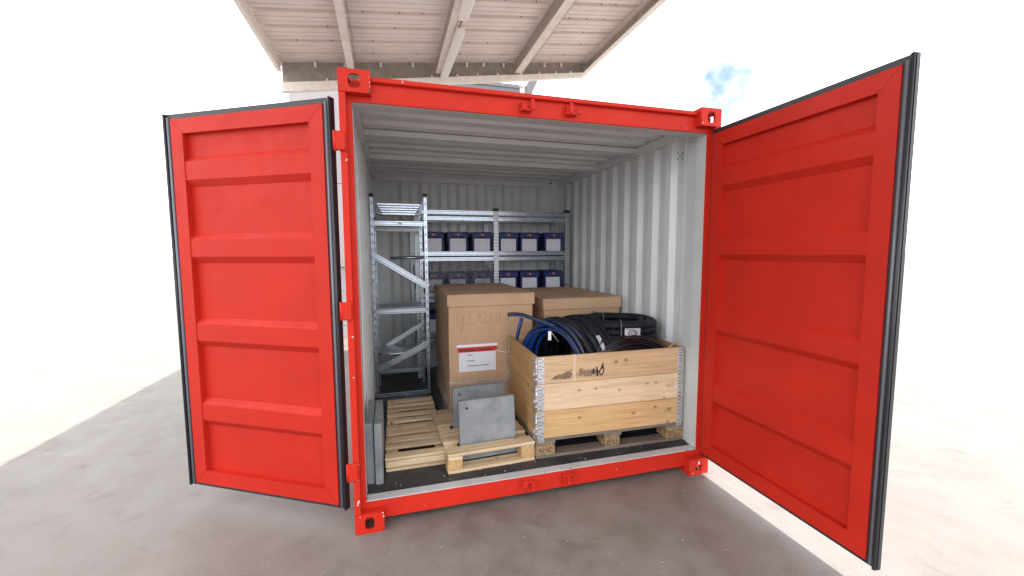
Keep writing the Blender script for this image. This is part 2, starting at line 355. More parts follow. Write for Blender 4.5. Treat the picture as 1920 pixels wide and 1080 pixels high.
def text_mb(txt, size, org, ux, uz, off, squash=1.0, bold=0.0):
    cu = bpy.data.curves.new('lettering', 'FONT'); cu.body = txt; cu.size = size; cu.resolution_u = 2; cu.offset = bold
    to = bpy.data.objects.new('lettering', cu); COL.objects.link(to)
    dg = bpy.context.evaluated_depsgraph_get(); me = bpy.data.meshes.new_from_object(to.evaluated_get(dg))
    bpy.data.objects.remove(to); mb = MB(); ux, uz = Vector(ux), Vector(uz); nrm = ux.cross(uz).normalized()
    vs = [mb.bm.verts.new(Vector(org)+ux*v.co.x*squash+uz*v.co.y+nrm*off) for v in me.vertices]
    for p in me.polygons:
        try: mb.bm.faces.new([vs[i] for i in p.vertices])
        except ValueError: pass
    bpy.data.meshes.remove(me); bpy.data.curves.remove(cu); return mb

# ------------------------------------------------------------------ ground
mb = MB(); n = 0
v = [mb.bm.verts.new(p) for p in ((-300, -300, 0), (300, -300, 0), (300, 300, 0), (-300, 300, 0))]; mb.bm.faces.new(v)
tag(obj('ground', mb, GROUND), kind='structure')
mb = MB(); rg = random.Random(3)
for i in range(70):
    x, y = rg.uniform(-0.3, 2.3), rg.uniform(-1.0, 0.0); q = rg.uniform(0.0012, 0.0032)
    mb.box(x-q, x+q, y-q*0.6, y+q*0.6, 0.0, q*0.7, 0, None)
tag(obj('grit', mb, paint('pale_grit', (0.45, 0.42, 0.40), 0.8)), kind='stuff')

# ------------------------------------------------------------------ shipping container
CW, CL, CH = 2.438, 2.991, 2.591
cont = thing('shipping_container', 'open red shipping container with light grey interior, standing under the canopy', 'shipping container')
def casting(x0, y0, z0, top, open_in=True):
    w, l, h, t = 0.162, 0.178, 0.118, 0.016
    mb = MB(); I = Matrix
    hw, hh = 0.026, 0.037
    fcx = 0.0
    mb.plate_hole(w, h, hw if not top else 0.031, hh, t, I.Translation((x0+w/2, y0, z0+h/2)))
    mb.plate_hole(w, h, hw, hh, t, I.Translation((x0+w/2, y0+l-t, z0+h/2)))
    Rz = I.Rotation(R(90), 4, 'Z')
    mb.plate_hole(l-2*t, h, 0.032, hh, t, I.Translation((x0+t, y0+l/2, z0+h/2)) @ Rz)
    mb.plate_hole(l-2*t, h, 0.032, hh, t, I.Translation((x0+w, y0+l/2, z0+h/2)) @ Rz)
    Rx = I.Rotation(R(-90), 4, 'X')
    for zz, hole in ((z0, not top), (z0+h-t, top)):
        mm = I.Translation((x0+w/2, y0+l/2, zz+t)) @ Rx
        if hole: mb.plate_hole(w-2*t, l-2*t, 0.032, 0.058, t, mm)
        else: mb.box(x0+t, x0+w-t, y0+t, y0+l-t, zz, zz+t)
    return mb
for top in (0, 1):
    for xx in (0, CW-0.162):
        for yy in (0, CL-0.178):
            obj('corner_casting', casting(xx, yy, CH-0.118 if top else 0.0, bool(top)), RED, cont)
for sx in (0, 1):
    f = (lambda a, b: (a, b)) if not sx else (lambda a, b: (CW-b, CW-a))
    mb = MB(); mb.box(*f(0.0, 0.036), 0.004, 0.14, 0.118, 2.473, 0.004); mb.box(*f(0.036, 0.0625), 0.058, 0.0635, 0.118, 2.473)
    obj('corner_post', mb, RED, cont)
    mb = MB(); mb.box(*f(0.0361, 0.0615), 0.064, 0.165, 0.166, 2.44); mb.box(*f(0.0361, 0.050), 0.165, 0.26, 0.166, 2.485)
    obj('door_jamb', mb, GREY, cont)
    mb = MB(); mb.box(*f(0.03, 0.132), 2.806, 2.9, 0.165, 2.475); mb.box(*f(0.132, 0.137), 2.80, 2.86, 0.165, 2.475)
    obj('rear_post', mb, GREY2, cont)
    mb = MB(); mb.box(*f(0.03, 0.138), 2.795, 2.812, 2.476, 2.545)
    o = obj('rear_gusset', mb, GREY2, cont)
    mb = MB(); xc = 0.05 if not sx else CW-0.05; mb.cyl((xc, 2.7925, 2.525), (xc, 2.80, 2.525), 0.016, 14)
    if sx: mb.cyl((CW-0.165, 2.786, 2.522), (CW-0.165, 2.79, 2.522), 0.012, 10)
    tag(obj('drain_hole', mb, HOLE, o), kind='stuff')
    # side top and bottom rails
    mb = MB(); mb.box(*f(0.002, 0.072), 0.18, 2.81, 2.478, 2.543, 0.004); mb.box(*f(0.004, 0.029), 0.18, 2.815, 2.5435, 2.5885); obj('side_rail', mb, GREY2, cont)
    mb = MB(); mb.box(*f(0.002, 0.05), 0.18, 2.81, 0.02, 0.138); obj('side_rail', mb, RED, cont)
    # three hinge blocks on the post
    for z in (2.214, 1.307, 0.385):
        mb = MB(); a, b = f(-0.022, 0.030); mb.box(a, b, -0.020, 0.003, z-0.05, z+0.05, 0.006)
        mb.cyl((a if not sx else b, -0.006, z-0.05), (a if not sx else b, -0.006, z+0.05), 0.012, 12)
        obj('hinge_lug', mb, RED, cont)
# corrugated side walls
def corr_profile(a0, a1, pitch, lo, hi, f1=0.31, sl=0.19):
    pts = []; a = a0
    while a < a1-1e-6:
        for k, d in ((0, lo), (f1, lo), (f1+sl, hi), (1-sl, hi)):
            if a+k*pitch < a1: pts.append((a+k*pitch, d))
        a += pitch
    pts.append((a1, pts[-1][1])); return pts
prof = corr_profile(0.25, 2.81, 0.2285, 2.402, 2.434)
mb = MB(); mb.sheet([(d, a) for a, d in prof], 'z', 0.16, 2.49, 0.002, (1, 0)); obj('side_wall', mb, GREY2, cont)
mb = MB(); mb.sheet([(CW-d, a) for a, d in prof], 'z', 0.16, 2.49, 0.002, (-1, 0)); obj('side_wall', mb, GREY2, cont)
mb = MB()
for dx, dz in ((-0.022, 0.012), (0.022, 0.022), (0, 0), (-0.022, -0.02), (0.022, -0.012)):
    mb.cyl((2.3995, 0.37+dx*1.2, 2.355+dz*1.3), (2.4015, 0.37+dx*1.2, 2.355+dz*1.3), 0.006, 8)
tag(obj('vent_hole', mb, HOLE, cont), kind='stuff')
prof = corr_profile(0.137, 2.30, 0.2355, 2.832, 2.864, 0.30, 0.2)
mb = MB(); mb.sheet(prof, 'z', 0.16, 2.50, 0.002, (0, 1)); obj('end_wall', mb, GREY2, cont)
mb = MB(); mb.box(0.139, CW-0.139, 2.80, 2.83, 2.468, 2.535, 0.004); mb.box(0.139, CW-0.139, 2.79, 2.81, 2.536, 2.545); obj('rear_header', mb, GREY2, cont)
# roof
prof = corr_profile(0.16, 2.82, 0.2165, 2.545, 2.585, 0.47, 0.17)
mb = MB(); mb.sheet(prof, 'x', 0.0295, CW-0.0295, 0.002, (0, 1)); obj('roof_sheet', mb, GREY2, cont)
mb = MB(); mb.box(0.06, CW-0.06, 0.1555, 0.1595, 2.5475, 2.5885); obj('roof_closure', mb, GREY2, cont)
mb = MB(); mb.box(0.03, CW-0.03, 2.8215, 2.826, 2.5665, 2.5885); obj('roof_closure', mb, GREY2, cont)
for y in (0.985, 1.80):
    mb = MB(); mb.box(0.058, CW-0.058, y-0.06, y+0.06, 2.500, 2.5445, 0.003); obj('roof_bow', mb, GREY2, cont)
# front header and sill
mb = MB(); mb.box(0.036, CW-0.036, 0.06, 0.066, 2.441, 2.545); mb.box(0.162, CW-0.162, 0.030, 0.15, 2.546, 2.572, 0.004); mb.box(0.0625, CW-0.0625, 0.050, 0.0595, 2.440, 2.450, 0.002)
mb.box(0.162, 0.27, 0.053, 0.0598, 2.451, 2.4755); mb.box(CW-0.27, CW-0.162, 0.053, 0.0598, 2.451, 2.4755)
hd = obj('door_header', mb, RED, cont)
mb = MB(); mb.box(0.05, CW-0.05, 0.0662, 0.165, 2.4385, 2.455); mb.box(0.06, CW-0.06, 0.12, 0.165, 2.456, 2.547); obj('header_lining', mb, GREY, cont)
mb = MB(); mb.box(0.036, CW-0.036, 0.06, 0.068, 0.045, 0.157); mb.box(0.162, CW-0.162, 0.068, 0.14, 0.045, 0.06); obj('door_sill', mb, RED, cont)
mb = MB(); mb.box(0.0625, CW-0.0625, 0.0585, 0.128, 0.1575, 0.1635, 0.0015); obj('sill_strip', mb, paint('grey_sill_paint', (0.46, 0.475, 0.48), 0.45, 0.1, 9, 0.70, (0.12, 0.10, 0.09)), cont)
mb = MB(); mb.box(0.0355, CW-0.0355, 0.1662, 2.85, 0.14, 0.165); mb.box(0.0618, CW-0.0618, 0.1285, 0.166, 0.14, 0.165); obj('floor_panel', mb, PLY, cont)
def bracket(x, z, flip, lugs):
    mb = MB(); y = 0.0595; k = -1 if flip else 1
    mb.box(x-0.038, x+0.034, y-0.008, y, z-0.03, z+0.03, 0.003)
    zz = z - k*0.022; mb.box(x-0.034, x+0.030, y-0.045, y-0.008, zz-0.005, zz+0.005, 0.002)
    mb.box(x-0.038, x-0.028, y-0.042, y-0.008, z-0.028, z+0.028, 0.002)
    for lx, h in lugs:
        mb.box(x+lx-0.011, x+lx+0.011, y-0.052, y-0.038, min(zz, zz+k*h), max(zz, zz+k*h), 0.002)
    return mb
obj('lock_bracket', bracket(1.052, 2.495, False, ((0.03, 0.062), (-0.02, 0.03))), RED, cont)
obj('lock_bracket', bracket(1.345, 2.495, False, ((-0.012, 0.062), (0.04, 0.028))), RED, cont)
obj('lock_bracket', bracket(1.056, 0.118, True, ((0.03, 0.055), (-0.02, 0.03))), RED, cont)
obj('lock_bracket', bracket(1.345, 0.118, True, ((-0.010, 0.062), (0.045, 0.022))), RED, cont)
# doors: local x from the hinge edge to the free edge, local y = thickness behind the inner face, local z up
def door(loc, rotz, mirror, label, gh=0.058):
    d = bpy.data.objects.new('door', None); COL.objects.link(d); d.parent = cont; d.location = loc; d.rotation_euler = (0, 0, rotz); d['label'] = label
    m_ = Matrix.Rotation(rotz, 4, 'Z'); m_.translation = Vector(loc); WM[d.name] = m_
    DW, Z0, Z1 = 1.165, 0.135, 2.455; g = 0.050; fr = 0.088
    mx = (lambda a, b: (a, b)) if not mirror else (lambda a, b: (-b, -a))
    def P(mb, name, mat):
        if mirror: pass
        return obj(name, mb, mat, d, world=False)
    x0, x1, z0, z1 = gh, DW-g, Z0+0.018, Z1-0.030
    # frame of four members with mitred corners
    def member(p):
        mb = MB(); q = [((-a if mirror else a), b) for a, b in p]; mb.prism(q, 'y', 0.0, 0.050)
        return mb
    e = 0.0012
    P(member([(x0, z0+e), (x0+fr, z0+fr+e), (x0+fr, z1-fr-e), (x0, z1-e)]), 'door_stile', DOORRED)
    P(member([(x1, z0+e), (x1, z1-e), (x1-fr, z1-fr-e), (x1-fr, z0+fr+e)]), 'door_stile', DOORRED)
    P(member([(x0+e, z0), (x1-e, z0), (x1-fr-e, z0+fr), (x0+fr+e, z0+fr)]), 'door_rail', DOORRED)
    P(member([(x0+e, z1), (x0+fr+e, z1-fr), (x1-fr-e, z1-fr), (x1-e, z1)]), 'door_rail', DOORRED)
    # pressed panel: recessed, with four ribs standing forward
    ya, yb = 0.034, 0.004; pz = [(z0+fr, ya)]
    for c in (0.625, 1.135, 1.655, 2.115): pz += [(c-0.09, ya), (c-0.05, yb), (c+0.055, yb), (c+0.09, ya)]
    pz += [(z1-fr, ya)]
    mb = MB(); a, b = mx(x0+fr, x1-fr); mb.sheet([(y, z) for z, y in pz], 'x', a, b, 0.003, (1, 0))
    P(mb, 'door_panel', DOORRED)
    # rubber gasket around the leaf
    mb = MB()
    for (p, q, r_, s_) in ((0.0, gh-0.001, Z0, Z1), (DW-g+0.001, DW, Z0, Z1), (gh, DW-g, Z0, Z0+0.017), (gh, DW-g, Z1-0.029, Z1)):
        a, b = mx(p, q); mb.box(a, b, 0.006, 0.026, r_, s_)
    for xx in ((0.010, DW-0.010) if gh > 0.03 else (DW-0.010,)):
        X = -xx if mirror else xx; mb.tube([(X, -0.002, Z0), (X, -0.002, Z1)], 0.009, 8)
    P(mb, 'gasket', BLACK)
    mb = MB()
    for xx in ((0.036, DW-0.030) if gh > 0.03 else (DW-0.030,)):
        X = -xx if mirror else xx; mb.tube([(X, 0.004, Z0+0.01), (X, 0.004, Z1-0.02)], 0.0085, 10)
    P(mb, 'gasket_lip', LIP)
    return d
door((-0.042, 0.050, 0), R(-29.8), True, 'left door leaf swung far back')
door((2.386, 0.028, 0), R(-90), False, 'right door leaf opened square to the frame', 0.012)
mb = MB(); mb.box(0.01, CW-0.01, 2.822, 2.985, 2.5462, 2.566); mb.box(0.165, CW-0.165, 2.87, 2.985, 2.46, 2.5455); obj('rear_top_rail', mb, GREY2, cont)
mb = MB(); mb.box(0.165, CW-0.165, 2.87, 2.985, 0.02, 0.16); obj('rear_bottom_rail', mb, RED, cont)
# ------------------------------------------------------------------ canopy (falls to the left by 6.5 degrees)
TH = R(6.5); PX0, PZ0, PS = -0.233, 4.30, 1.28
def rz(x, y): return 4.50 + (x+0.233)*math.tan(TH) - 0.016*y        # underside of the roof sheet
can = thing('canopy', 'beige steel canopy of ribbed roof sheets on purlins above the red container', 'canopy', (1.2, 1.0, 4.4))
XL, XR, YF, YB = -1.20, 3.60, -3.4, 4.36
# roof sheets: ribs run left to right, one sheet per three ribs
pitch = 0.345; rib0 = 4.31; ys = rib0+0.18
k = 0; sheets = []
while ys > YF: sheets.append((ys-3*pitch, ys)); ys -= 3*pitch
for (ya, yb) in sheets:
    prof = []
    for i in range(3):
        b = ya + i*pitch
        prof += [(b, 0.0), (b+0.085, 0.0), (b+0.088, 0.010), (b+0.102, 0.010), (b+0.105, 0.0), (b+0.185, 0.0), (b+0.188, 0.010), (b+0.202, 0.010), (b+0.205, 0.0), (b+0.268, 0.0), (b+0.280, 0.055), (b+0.333, 0.055)]
    prof += [(yb-0.0005, 0.0)]
    mb = MB(); t = bmesh.new(); tmp = MB(); tmp.sheet(prof, 'x', XL-0.05, XR+0.02, 0.0015, (0, 1))
    for v in tmp.bm.verts: v.co.z += rz(v.co.x, v.co.y)
    obj('roof_sheet', tmp, CANOPY, can)
mb = MB(); rs = random.Random(5)
for (ya, yb) in sheets[:4]:
    for i in range(3):
        for x in (-0.9, -0.5, 0.02, 0.35, 0.7, 1.35, 1.7, 2.0, 2.6, 2.95, 3.2):
            if rs.random() < 0.55: continue
            y = ya+i*pitch+0.30; xx = x+rs.uniform(-.06, .06); z = rz(xx, y)
            mb.cyl((xx, y-0.02, z-0.012), (xx, y-0.02, z+0.01), 0.006, 6)
tag(obj('roof_screw', mb, HOLE, can), kind='stuff')
def purl(k, y): 
    b = PS*k; return (PX0 + b*math.cos(TH) - 0.018*y, PZ0 + b*math.sin(TH) - 0.016*y)
for k in range(4):
    x0, z0 = purl(k, YF); x1, z1 = purl(k, YB+0.02 if k == 3 else YB-0.055); zt0, zt1 = rz(x0, YF)-0.003, rz(x1, YB)-0.003
    def member(pts):       # pts: (dx, dz or 'top')
        mb = MB(); A = []; B = []
        for dx, dz in pts:
            A.append(mb.bm.verts.new((x0+dx, YF, zt0+dx*math.tan(TH) if dz == 't' else z0+dz))); B.append(mb.bm.verts.new((x1+dx, YB+0.02 if k == 3 else YB-0.055, zt1+dx*math.tan(TH) if dz == 't' else z1+dz)))
        n = len(pts)
        for i in range(n): mb.bm.faces.new((A[i], A[(i+1) % n], B[(i+1) % n], B[i]))
        mb.bm.faces.new(A[::-1]); mb.bm.faces.new(B); return mb
    if k < 3:
        w = (0.10, 0.085, 0.115)[k]
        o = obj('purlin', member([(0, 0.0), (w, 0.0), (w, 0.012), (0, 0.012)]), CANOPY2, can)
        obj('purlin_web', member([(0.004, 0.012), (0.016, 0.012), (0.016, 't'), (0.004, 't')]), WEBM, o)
    else:
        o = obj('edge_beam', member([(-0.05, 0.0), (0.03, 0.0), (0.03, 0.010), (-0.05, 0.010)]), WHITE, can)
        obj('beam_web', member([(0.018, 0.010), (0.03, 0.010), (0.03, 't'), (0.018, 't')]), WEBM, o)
        obj('top_flange', member([(-0.07, 0.165), (0.018, 0.165), (0.018, 0.175), (-0.07, 0.175)]), CANOPY2, o)
# front purlin of the canopy (behind the camera) and left verge
mb = MB(); mb.bar((XL, YF, rz(XL, YF)-0.08), (XR, YF, rz(XR, YF)-0.08), 0.06, 0.14); obj('front_beam', mb, CANOPY2, can)
mb = MB(); mb.bar((XL-0.03, YF, rz(XL, YF)-0.07), (XL-0.03, YB, rz(XL, YB)-0.07), 0.05, 0.14); obj('verge_beam', mb, WHITE, can)
# tapering cross beam at the back: web behind the netting, pale lower flange
zl = lambda x: 4.05 + (x+0.995)*(4.661-4.05)/(3.416+0.995)     # top of the lower flange
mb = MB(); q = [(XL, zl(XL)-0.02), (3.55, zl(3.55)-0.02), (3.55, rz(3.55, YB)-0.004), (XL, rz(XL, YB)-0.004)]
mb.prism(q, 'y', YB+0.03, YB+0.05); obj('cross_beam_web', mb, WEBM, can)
mb = MB(); q = [(XL, zl(XL)-0.125), (3.47, zl(3.47)-0.07), (3.55, zl(3.55)), (XL, zl(XL))]
mb.prism(q, 'y', YB-0.05, YB+0.03); obj('cross_beam', mb, WHITE, can)
# wire netting stretched over the web: hexagons of thin wire
mb = MB(); wr = 0.0022; cell = 0.034
def inside(x, z): return XL < x < 3.5 and zl(x) < z < rz(x, YB)-0.012
hx = cell*math.sqrt(3); rows = 36
for j in range(-4, rows):
    for i in range(int((3.4-XL)/hx)+1):
        cx = XL + i*hx + (hx/2 if j % 2 else 0); cz = 3.95 + j*cell*1.5
        cz += 0.012*math.sin(cx*3.1)
        P = [Vector((cx+cell*math.sin(R(60*q)), YB-0.02, cz+cell*math.cos(R(60*q)))) for q in range(6)]
        for q in (0, 1, 2):
            a, b = P[q], P[q+1]
            if inside(a.x, a.z) and inside(b.x, b.z):
                d = (b-a).normalized(); s_ = Vector((0, 1, 0)).cross(d)*wr
                vs = [mb.bm.verts.new(p) for p in (a-s_, b-s_, b+s_, a+s_, a-Vector((0, wr*1.6, 0)), b-Vector((0, wr*1.6, 0)))]
                mb.bm.faces.new((vs[0], vs[1], vs[5], vs[4])); mb.bm.faces.new((vs[4], vs[5], vs[2], vs[3]))
tag(obj('wire_netting', mb, paint('dull_wire', (0.30, 0.28, 0.26), 0.5), can), kind='stuff')
for i, x in enumerate([-0.75, -0.35, 0.15, 0.62, 1.15, 1.45, 1.72, 2.05, 2.75, 3.05]):
    mb = MB(); z = rz(x, YB)-0.015; mb.box(x-0.018, x+0.018, YB-0.05, YB-0.024, z-0.075, z, 0.006); obj('netting_clip', mb, CANOPY2, can)
for i, x in enumerate([-0.6, 0.9, 1.3, 1.62, 1.95, 2.35, 2.66, 2.95, 3.22]):
    mb = MB(); z = zl(x); mb.box(x-0.012, x+0.012, YB-0.056, YB-0.02, z-0.02, z+0.035, 0.004); obj('netting_clip', mb, WHITE, can)
# bent wire ends of the netting along each purlin
mb = MB(); rs = random.Random(11)
for k in range(3):
    y = 0.6
    while y < 4.25:
        x, z = purl(k, y); x += (0.10, 0.085, 0.115)[k]; ln = rs.uniform(0.03, 0.07)
        mb.tube([(x-0.012, y, z-0.003), (x+0.012, y+rs.uniform(-.01, .01), z-0.006), (x+ln*0.6, y+rs.uniform(-.02, .02), z+ln*0.5), (x+rs.uniform(0.0, 0.03), y+rs.uniform(-.02, .02), z+ln*1.4)], 0.0022, 4)
        y += rs.uniform(0.035, 0.06)
tag(obj('netting_wire_end', mb, paint('wire_end', (0.33, 0.28, 0.25), 0.5), can), kind='stuff')
# two strip lights hung along the middle purlin
def strip_light(y0, y1, w, label, dz):
    xa, za = purl(1, y0); xb, zb = purl(1, y1); xa += 0.145; xb += 0.118
    t = thing('strip_light', label, 'strip light', (xa, y0, za), 0, 'strip lights along the canopy purlin')
    mb = MB(); mb.bar((xa, y0+0.02, za-0.01+dz), (xb, y1-0.02, zb-0.01+dz), w*0.8, 0.05, bev=0.006); obj('housing', mb, CANOPY2, t)
    mb = MB(); mb.bar((xa, y0, za-0.055+dz), (xb, y1, zb-0.055+dz), w, 0.07, bev=0.024); obj('diffuser', mb, LAMPM, t)
    for yy, xx, zz in ((y0, xa, za), (y1, xb, zb)):
        mb = MB(); s_ = 1 if yy == y0 else -1
        mb.box(xx-w*0.42, xx+w*0.42, min(yy, yy+s_*-0.025), max(yy, yy+s_*-0.025), zz-0.085+dz, zz-0.01+dz, 0.006); obj('end_cap', mb, WHITE, t)
    return t
strip_light(1.25, 2.62, 0.125, 'pale strip light under the canopy purlin, nearer one cut by the top edge', 0.0)
strip_light(2.93, 4.30, 0.118, 'pale strip light under the canopy purlin, farther one reaching down to the netting', 0.0)
xa, za = purl(1, 2.78)
mb = MB(); mb.tube([(xa+0.13, 2.60, za-0.02), (xa+0.125, 2.70, za-0.035), (xa+0.12, 2.80, za-0.04), (xa+0.12, 2.95, za-0.02)], 0.008, 6)
tag(obj('lamp_cable', mb, BLACKCAP), 'short dark cable joining the two strip lights', 'cable')
# ------------------------------------------------------------------ building behind
wh = thing('warehouse', 'pale clad building wall seen behind the container beside the left door', 'building', (0, 6, 0))
WX0, WX1 = -1.46, 2.84
for (z0, z1) in ((1.12, 1.34), (1.36, 2.9), (2.905, 4.8)):
    x = WX0
    while x < WX1-0.01:
        xe = min(x+1.08, WX1); mb = MB(); mb.box(x+0.002, xe-0.002, 6.0, 6.08, z0, z1-0.006, 0.003); obj('wall_panel', mb, WALLP, wh); x = xe
mb = MB(); mb.box(WX0, WX1, 5.985, 6.1, 1.335, 1.362); obj('wall_trim', mb, GUTTER, wh)
for r_ in range(5):
    x = WX0 - (0.3 if r_ % 2 else 0)
    while x < WX1:
        xe = min(x+0.6, WX1); xs = max(x, WX0)
        mb = MB(); mb.box(xs+0.003, xe-0.003, 6.0, 6.1, r_*0.224+0.003, r_*0.224+0.221, 0.004); obj('block', mb, WALLP, wh); x += 0.6
mb = MB(); mb.box(WX0, WX1, 6.03, 6.12, 0, 4.95); obj('wall_core', mb, GUTTER, wh)
mb = MB(); mb.box(WX0, WX1-0.06, 5.86, 5.98, 4.81, 4.95, 0.01); mb.box(WX0, WX1-0.06, 5.84, 5.862, 4.90, 4.965); obj('gutter', mb, GUTTER, wh)
mb = MB(); mb.box(WX1-0.05, WX1+0.07, 5.85, 5.97, 0, 4.97, 0.004); obj('corner_post', mb, CANOPY2, wh)
mb = MB(); mb.prism([(WX1+0.075, 4.70), (WX1+0.16, 4.74), (WX1+0.36, 5.16), (WX1+0.2, 5.16), (WX1+0.075, 4.95)], 'y', 5.80, 5.95); obj('verge_plate', mb, GUTTER, wh)
mb = MB(); mb.bar((WX1-0.02, 5.83, 4.93), (WX1+0.2, 5.83, 5.3), 0.05, 0.05); obj('verge_strut', mb, WHITE, wh)
mb = MB(); mb.box(WX0, WX1, 6.12, 12, 4.85, 4.9); obj('roof', mb, GUTTER, wh)
# ================================================================== contents of the container
F = 0.165
def bx(x0, x1, y0, y1, z0, z1, bev=0.002): return MB().box(x0, x1, y0, y1, z0, z1, bev)
def lp(name, mb, mat, parent): return obj(name, mb, mat, parent, world=False)
def plank(name, x0, x1, y0, y1, z0, z1, mat, parent, bev=0.002, jig=0.0, rs=random):
    """a board whose origin is its own centre, so its grain is its own"""
    c = Vector(((x0+x1)/2, (y0+y1)/2, (z0+z1)/2)); h = Vector(((x1-x0)/2, (y1-y0)/2, (z1-z0)/2))
    o = lp(name, bx(-h.x, h.x, -h.y, h.y, -h.z, h.z, bev), mat, parent)
    o.location = c + Vector((rs.uniform(-jig, jig), rs.uniform(-jig*0.5, jig*0.5), rs.uniform(0, jig*0.2)))
    o.rotation_euler.z = rs.uniform(-jig, jig)*0.6
    m_ = o.rotation_euler.to_matrix().to_4x4(); m_.translation = o.location; WM[o.name] = WM[parent.name] @ m_
    return o
rw = random.Random(21)
# ---- narrow slatted pallet on the left
np_ = thing('narrow_pallet', 'narrow pale pallet of closely set cross slats in front of the left shelving', 'pallet', (0.166, 0.345, F+0.001))
PW = 0.408
edges = [(0.0, 0.080), (0.152, 0.234), (0.248, 0.325), (0.378, 0.452), (0.466, 0.545), (0.604, 0.676), (0.736, 0.800), (0.862, 0.930), (0.944, 1.004), (1.070, 1.135)]
for i, (a, b) in enumerate(edges): plank('slat', 0.0, PW, a, b, 0.079, 0.097+0.004*((i*7) % 3)/2, PALLETX, np_, 0.003, 0.004, rw)
plank('front_slat', 0.0, PW, 0.003, 0.021, 0.030, 0.0745, PALLETX, np_, 0.003)
for a, b in ((0.004, 0.082), (0.34, 0.408)): plank('stringer', a, b, 0.022, 1.12, 0.024, 0.0765, PALLETY, np_, 0.002)
for a, b in ((0.01, 0.10), (0.5, 0.60), (1.02, 1.12)): plank('bottom_slat', 0.003, PW-0.006, a, b, 0.0, 0.0235, PALLETX, np_, 0.002, 0.001, rw)
# ---- half pallet with two slabs stuck between its boards
hp = thing('half_pallet', 'pale half pallet with block feet holding two upright grey slabs', 'pallet', (0.563, 0.208, F+0.001), R(2.6))
HWD = 0.612
for i, (a, b) in enumerate(((0.0, 0.108), (0.192, 0.287), (0.298, 0.402), (0.492, 0.585), (0.600, 0.690), (0.700, 0.80))):
    plank('deck_board', 0.0, HWD, a, b, 0.112, 0.134, PALLETX, hp, 0.0025, 0.002, rw)
for a, b in ((0.004, 0.098), (HWD-0.098, HWD-0.004)): plank('stringer', a, b, 0.004, 0.796, 0.0905, 0.1115, PALLETY, hp, 0.002)
for a, b in ((0.0, 0.098), (HWD-0.098, HWD-0.0)):
    for c in (0.002, 0.34, 0.66): lp('block', bx(a, b, c, c+0.138, 0.0225, 0.090, 0.003), BLOCK, hp)
for a, b in ((0.0, 0.10), (0.35, 0.45), (0.70, 0.80)): plank('bottom_board', 0.0, HWD, a, b, 0.0, 0.022, PALLETX, hp, 0.002, 0.001, rw)
# ---- grey slabs
def slab(label, loc, rot, hole, hx=-0.148, hz=0.148):
    mb = MB()
    if hole: mb.plate_hole(0.405, 0.405, 0.0085, 0.0085, 0.045, Matrix.Translation((0, 0, 0.2025)), cx=hx, cz=hz)
    else: mb.box(-0.2025, 0.2025, 0, 0.047, 0, 0.405, 0.003)
    o = obj('concrete_slab', mb, SLAB); o.location = loc; o.rotation_euler = rot
    WM[o.name] = Matrix.Translation(loc); return tag(o, label, 'concrete slab', 'grey square slabs')
slab('front grey square slab with a corner hole, standing in the half pallet', (0.868, 0.336, F+0.025), (R(-7), 0, R(2.6)), True)
slab('rear grey square slab with a corner hole, behind the front slab', (0.862, 0.640, F+0.0255), (R(-3.5), 0, R(2.6)), True, -0.150, 0.150)
slab('plain upright slab leaning directly on the left container wall', (0.1035, 0.445, F+0.001), (0, R(-2.2), R(90)), False)
slab('plain upright slab beside the narrow pallet, outer of the two at the left wall', (0.1555, 0.425, F+0.001), (0, R(-1.8), R(90)), False)
# ---- euro pallet under the crate
CA = R(-1.3); CO = (1.184, 0.240, F+0.001)
ep = thing('euro_pallet', 'old grey pallet with stamped chip blocks under the plank crate', 'pallet', CO, CA)
LW, LD = 1.195, 0.80
for a, b in ((0.0, 0.145), (0.19, 0.29), (0.3275, 0.4725), (0.51, 0.61), (0.655, 0.80)): plank('deck_board', 0, LW, a, b, 0.1225, 0.144, OLDX, ep)
for a in (0.0, 0.525, 1.05): plank('cross_board', a, a+0.145, 0.001, LD-0.001, 0.1008, 0.122, OLDY, ep)
for a, b in ((0.0, 0.10), (0.328, 0.473), (0.70, 0.80)): plank('bottom_board', 0, LW, a, b, 0.0, 0.0215, OLDX, ep)
blocks = []
for a in (-0.003, 0.535, LW-0.142):
    for c in (-0.003, 0.33, 0.66): blocks.append(lp('block', bx(a, a+0.145 if a != 0.535 else a+0.118, c, c+0.143, 0.022, 0.100, 0.004), CHIP, ep))
b0, b1, b2 = blocks[0], blocks[3], blocks[6]
lp('stamp', text_mb('EPAL', 0.046, (0.030, -0.003, 0.044), (1, 0, 0), (0, 0, 1), 0.0006, 0.86), STAMP, b0)
mb = text_mb('D E', 0.026, (0.562, -0.003, 0.070), (1, 0, 0), (0, 0, 1), 0.0006); lp('stamp', mb, STAMP, b1)
mb = MB(); rs = random.Random(2)
for r_ in range(3):
    x = 0.552
    while x < 0.635:
        h = rs.uniform(0.008, 0.014); mb.ribbon([(x, 0.036+r_*0.013), (x+rs.uniform(-.002, .003), 0.036+r_*0.013+h*0.8)], 0.0032, (0, -0.003, 0), (1, 0, 0), (0, 0, 1), 0.0006); x += rs.uniform(0.006, 0.012)
tag(lp('stamp_smudge', mb, STAMP, b1), kind='stuff')
mb = MB(); cx_ = LW-0.068
mb.ribbon([(0.050*math.cos(R(a)), 0.027*math.sin(R(a))) for a in range(0, 361, 15)], 0.0034, (cx_, -0.003, 0.063), (1, 0, 0), (0, 0, 1), 0.0006)
lp('stamp_ring', mb, STAMP, b2)
lp('stamp', text_mb('EPAL', 0.030, (cx_-0.034, -0.003, 0.053), (1, 0, 0), (0, 0, 1), 0.0006, 0.92), STAMP, b2)
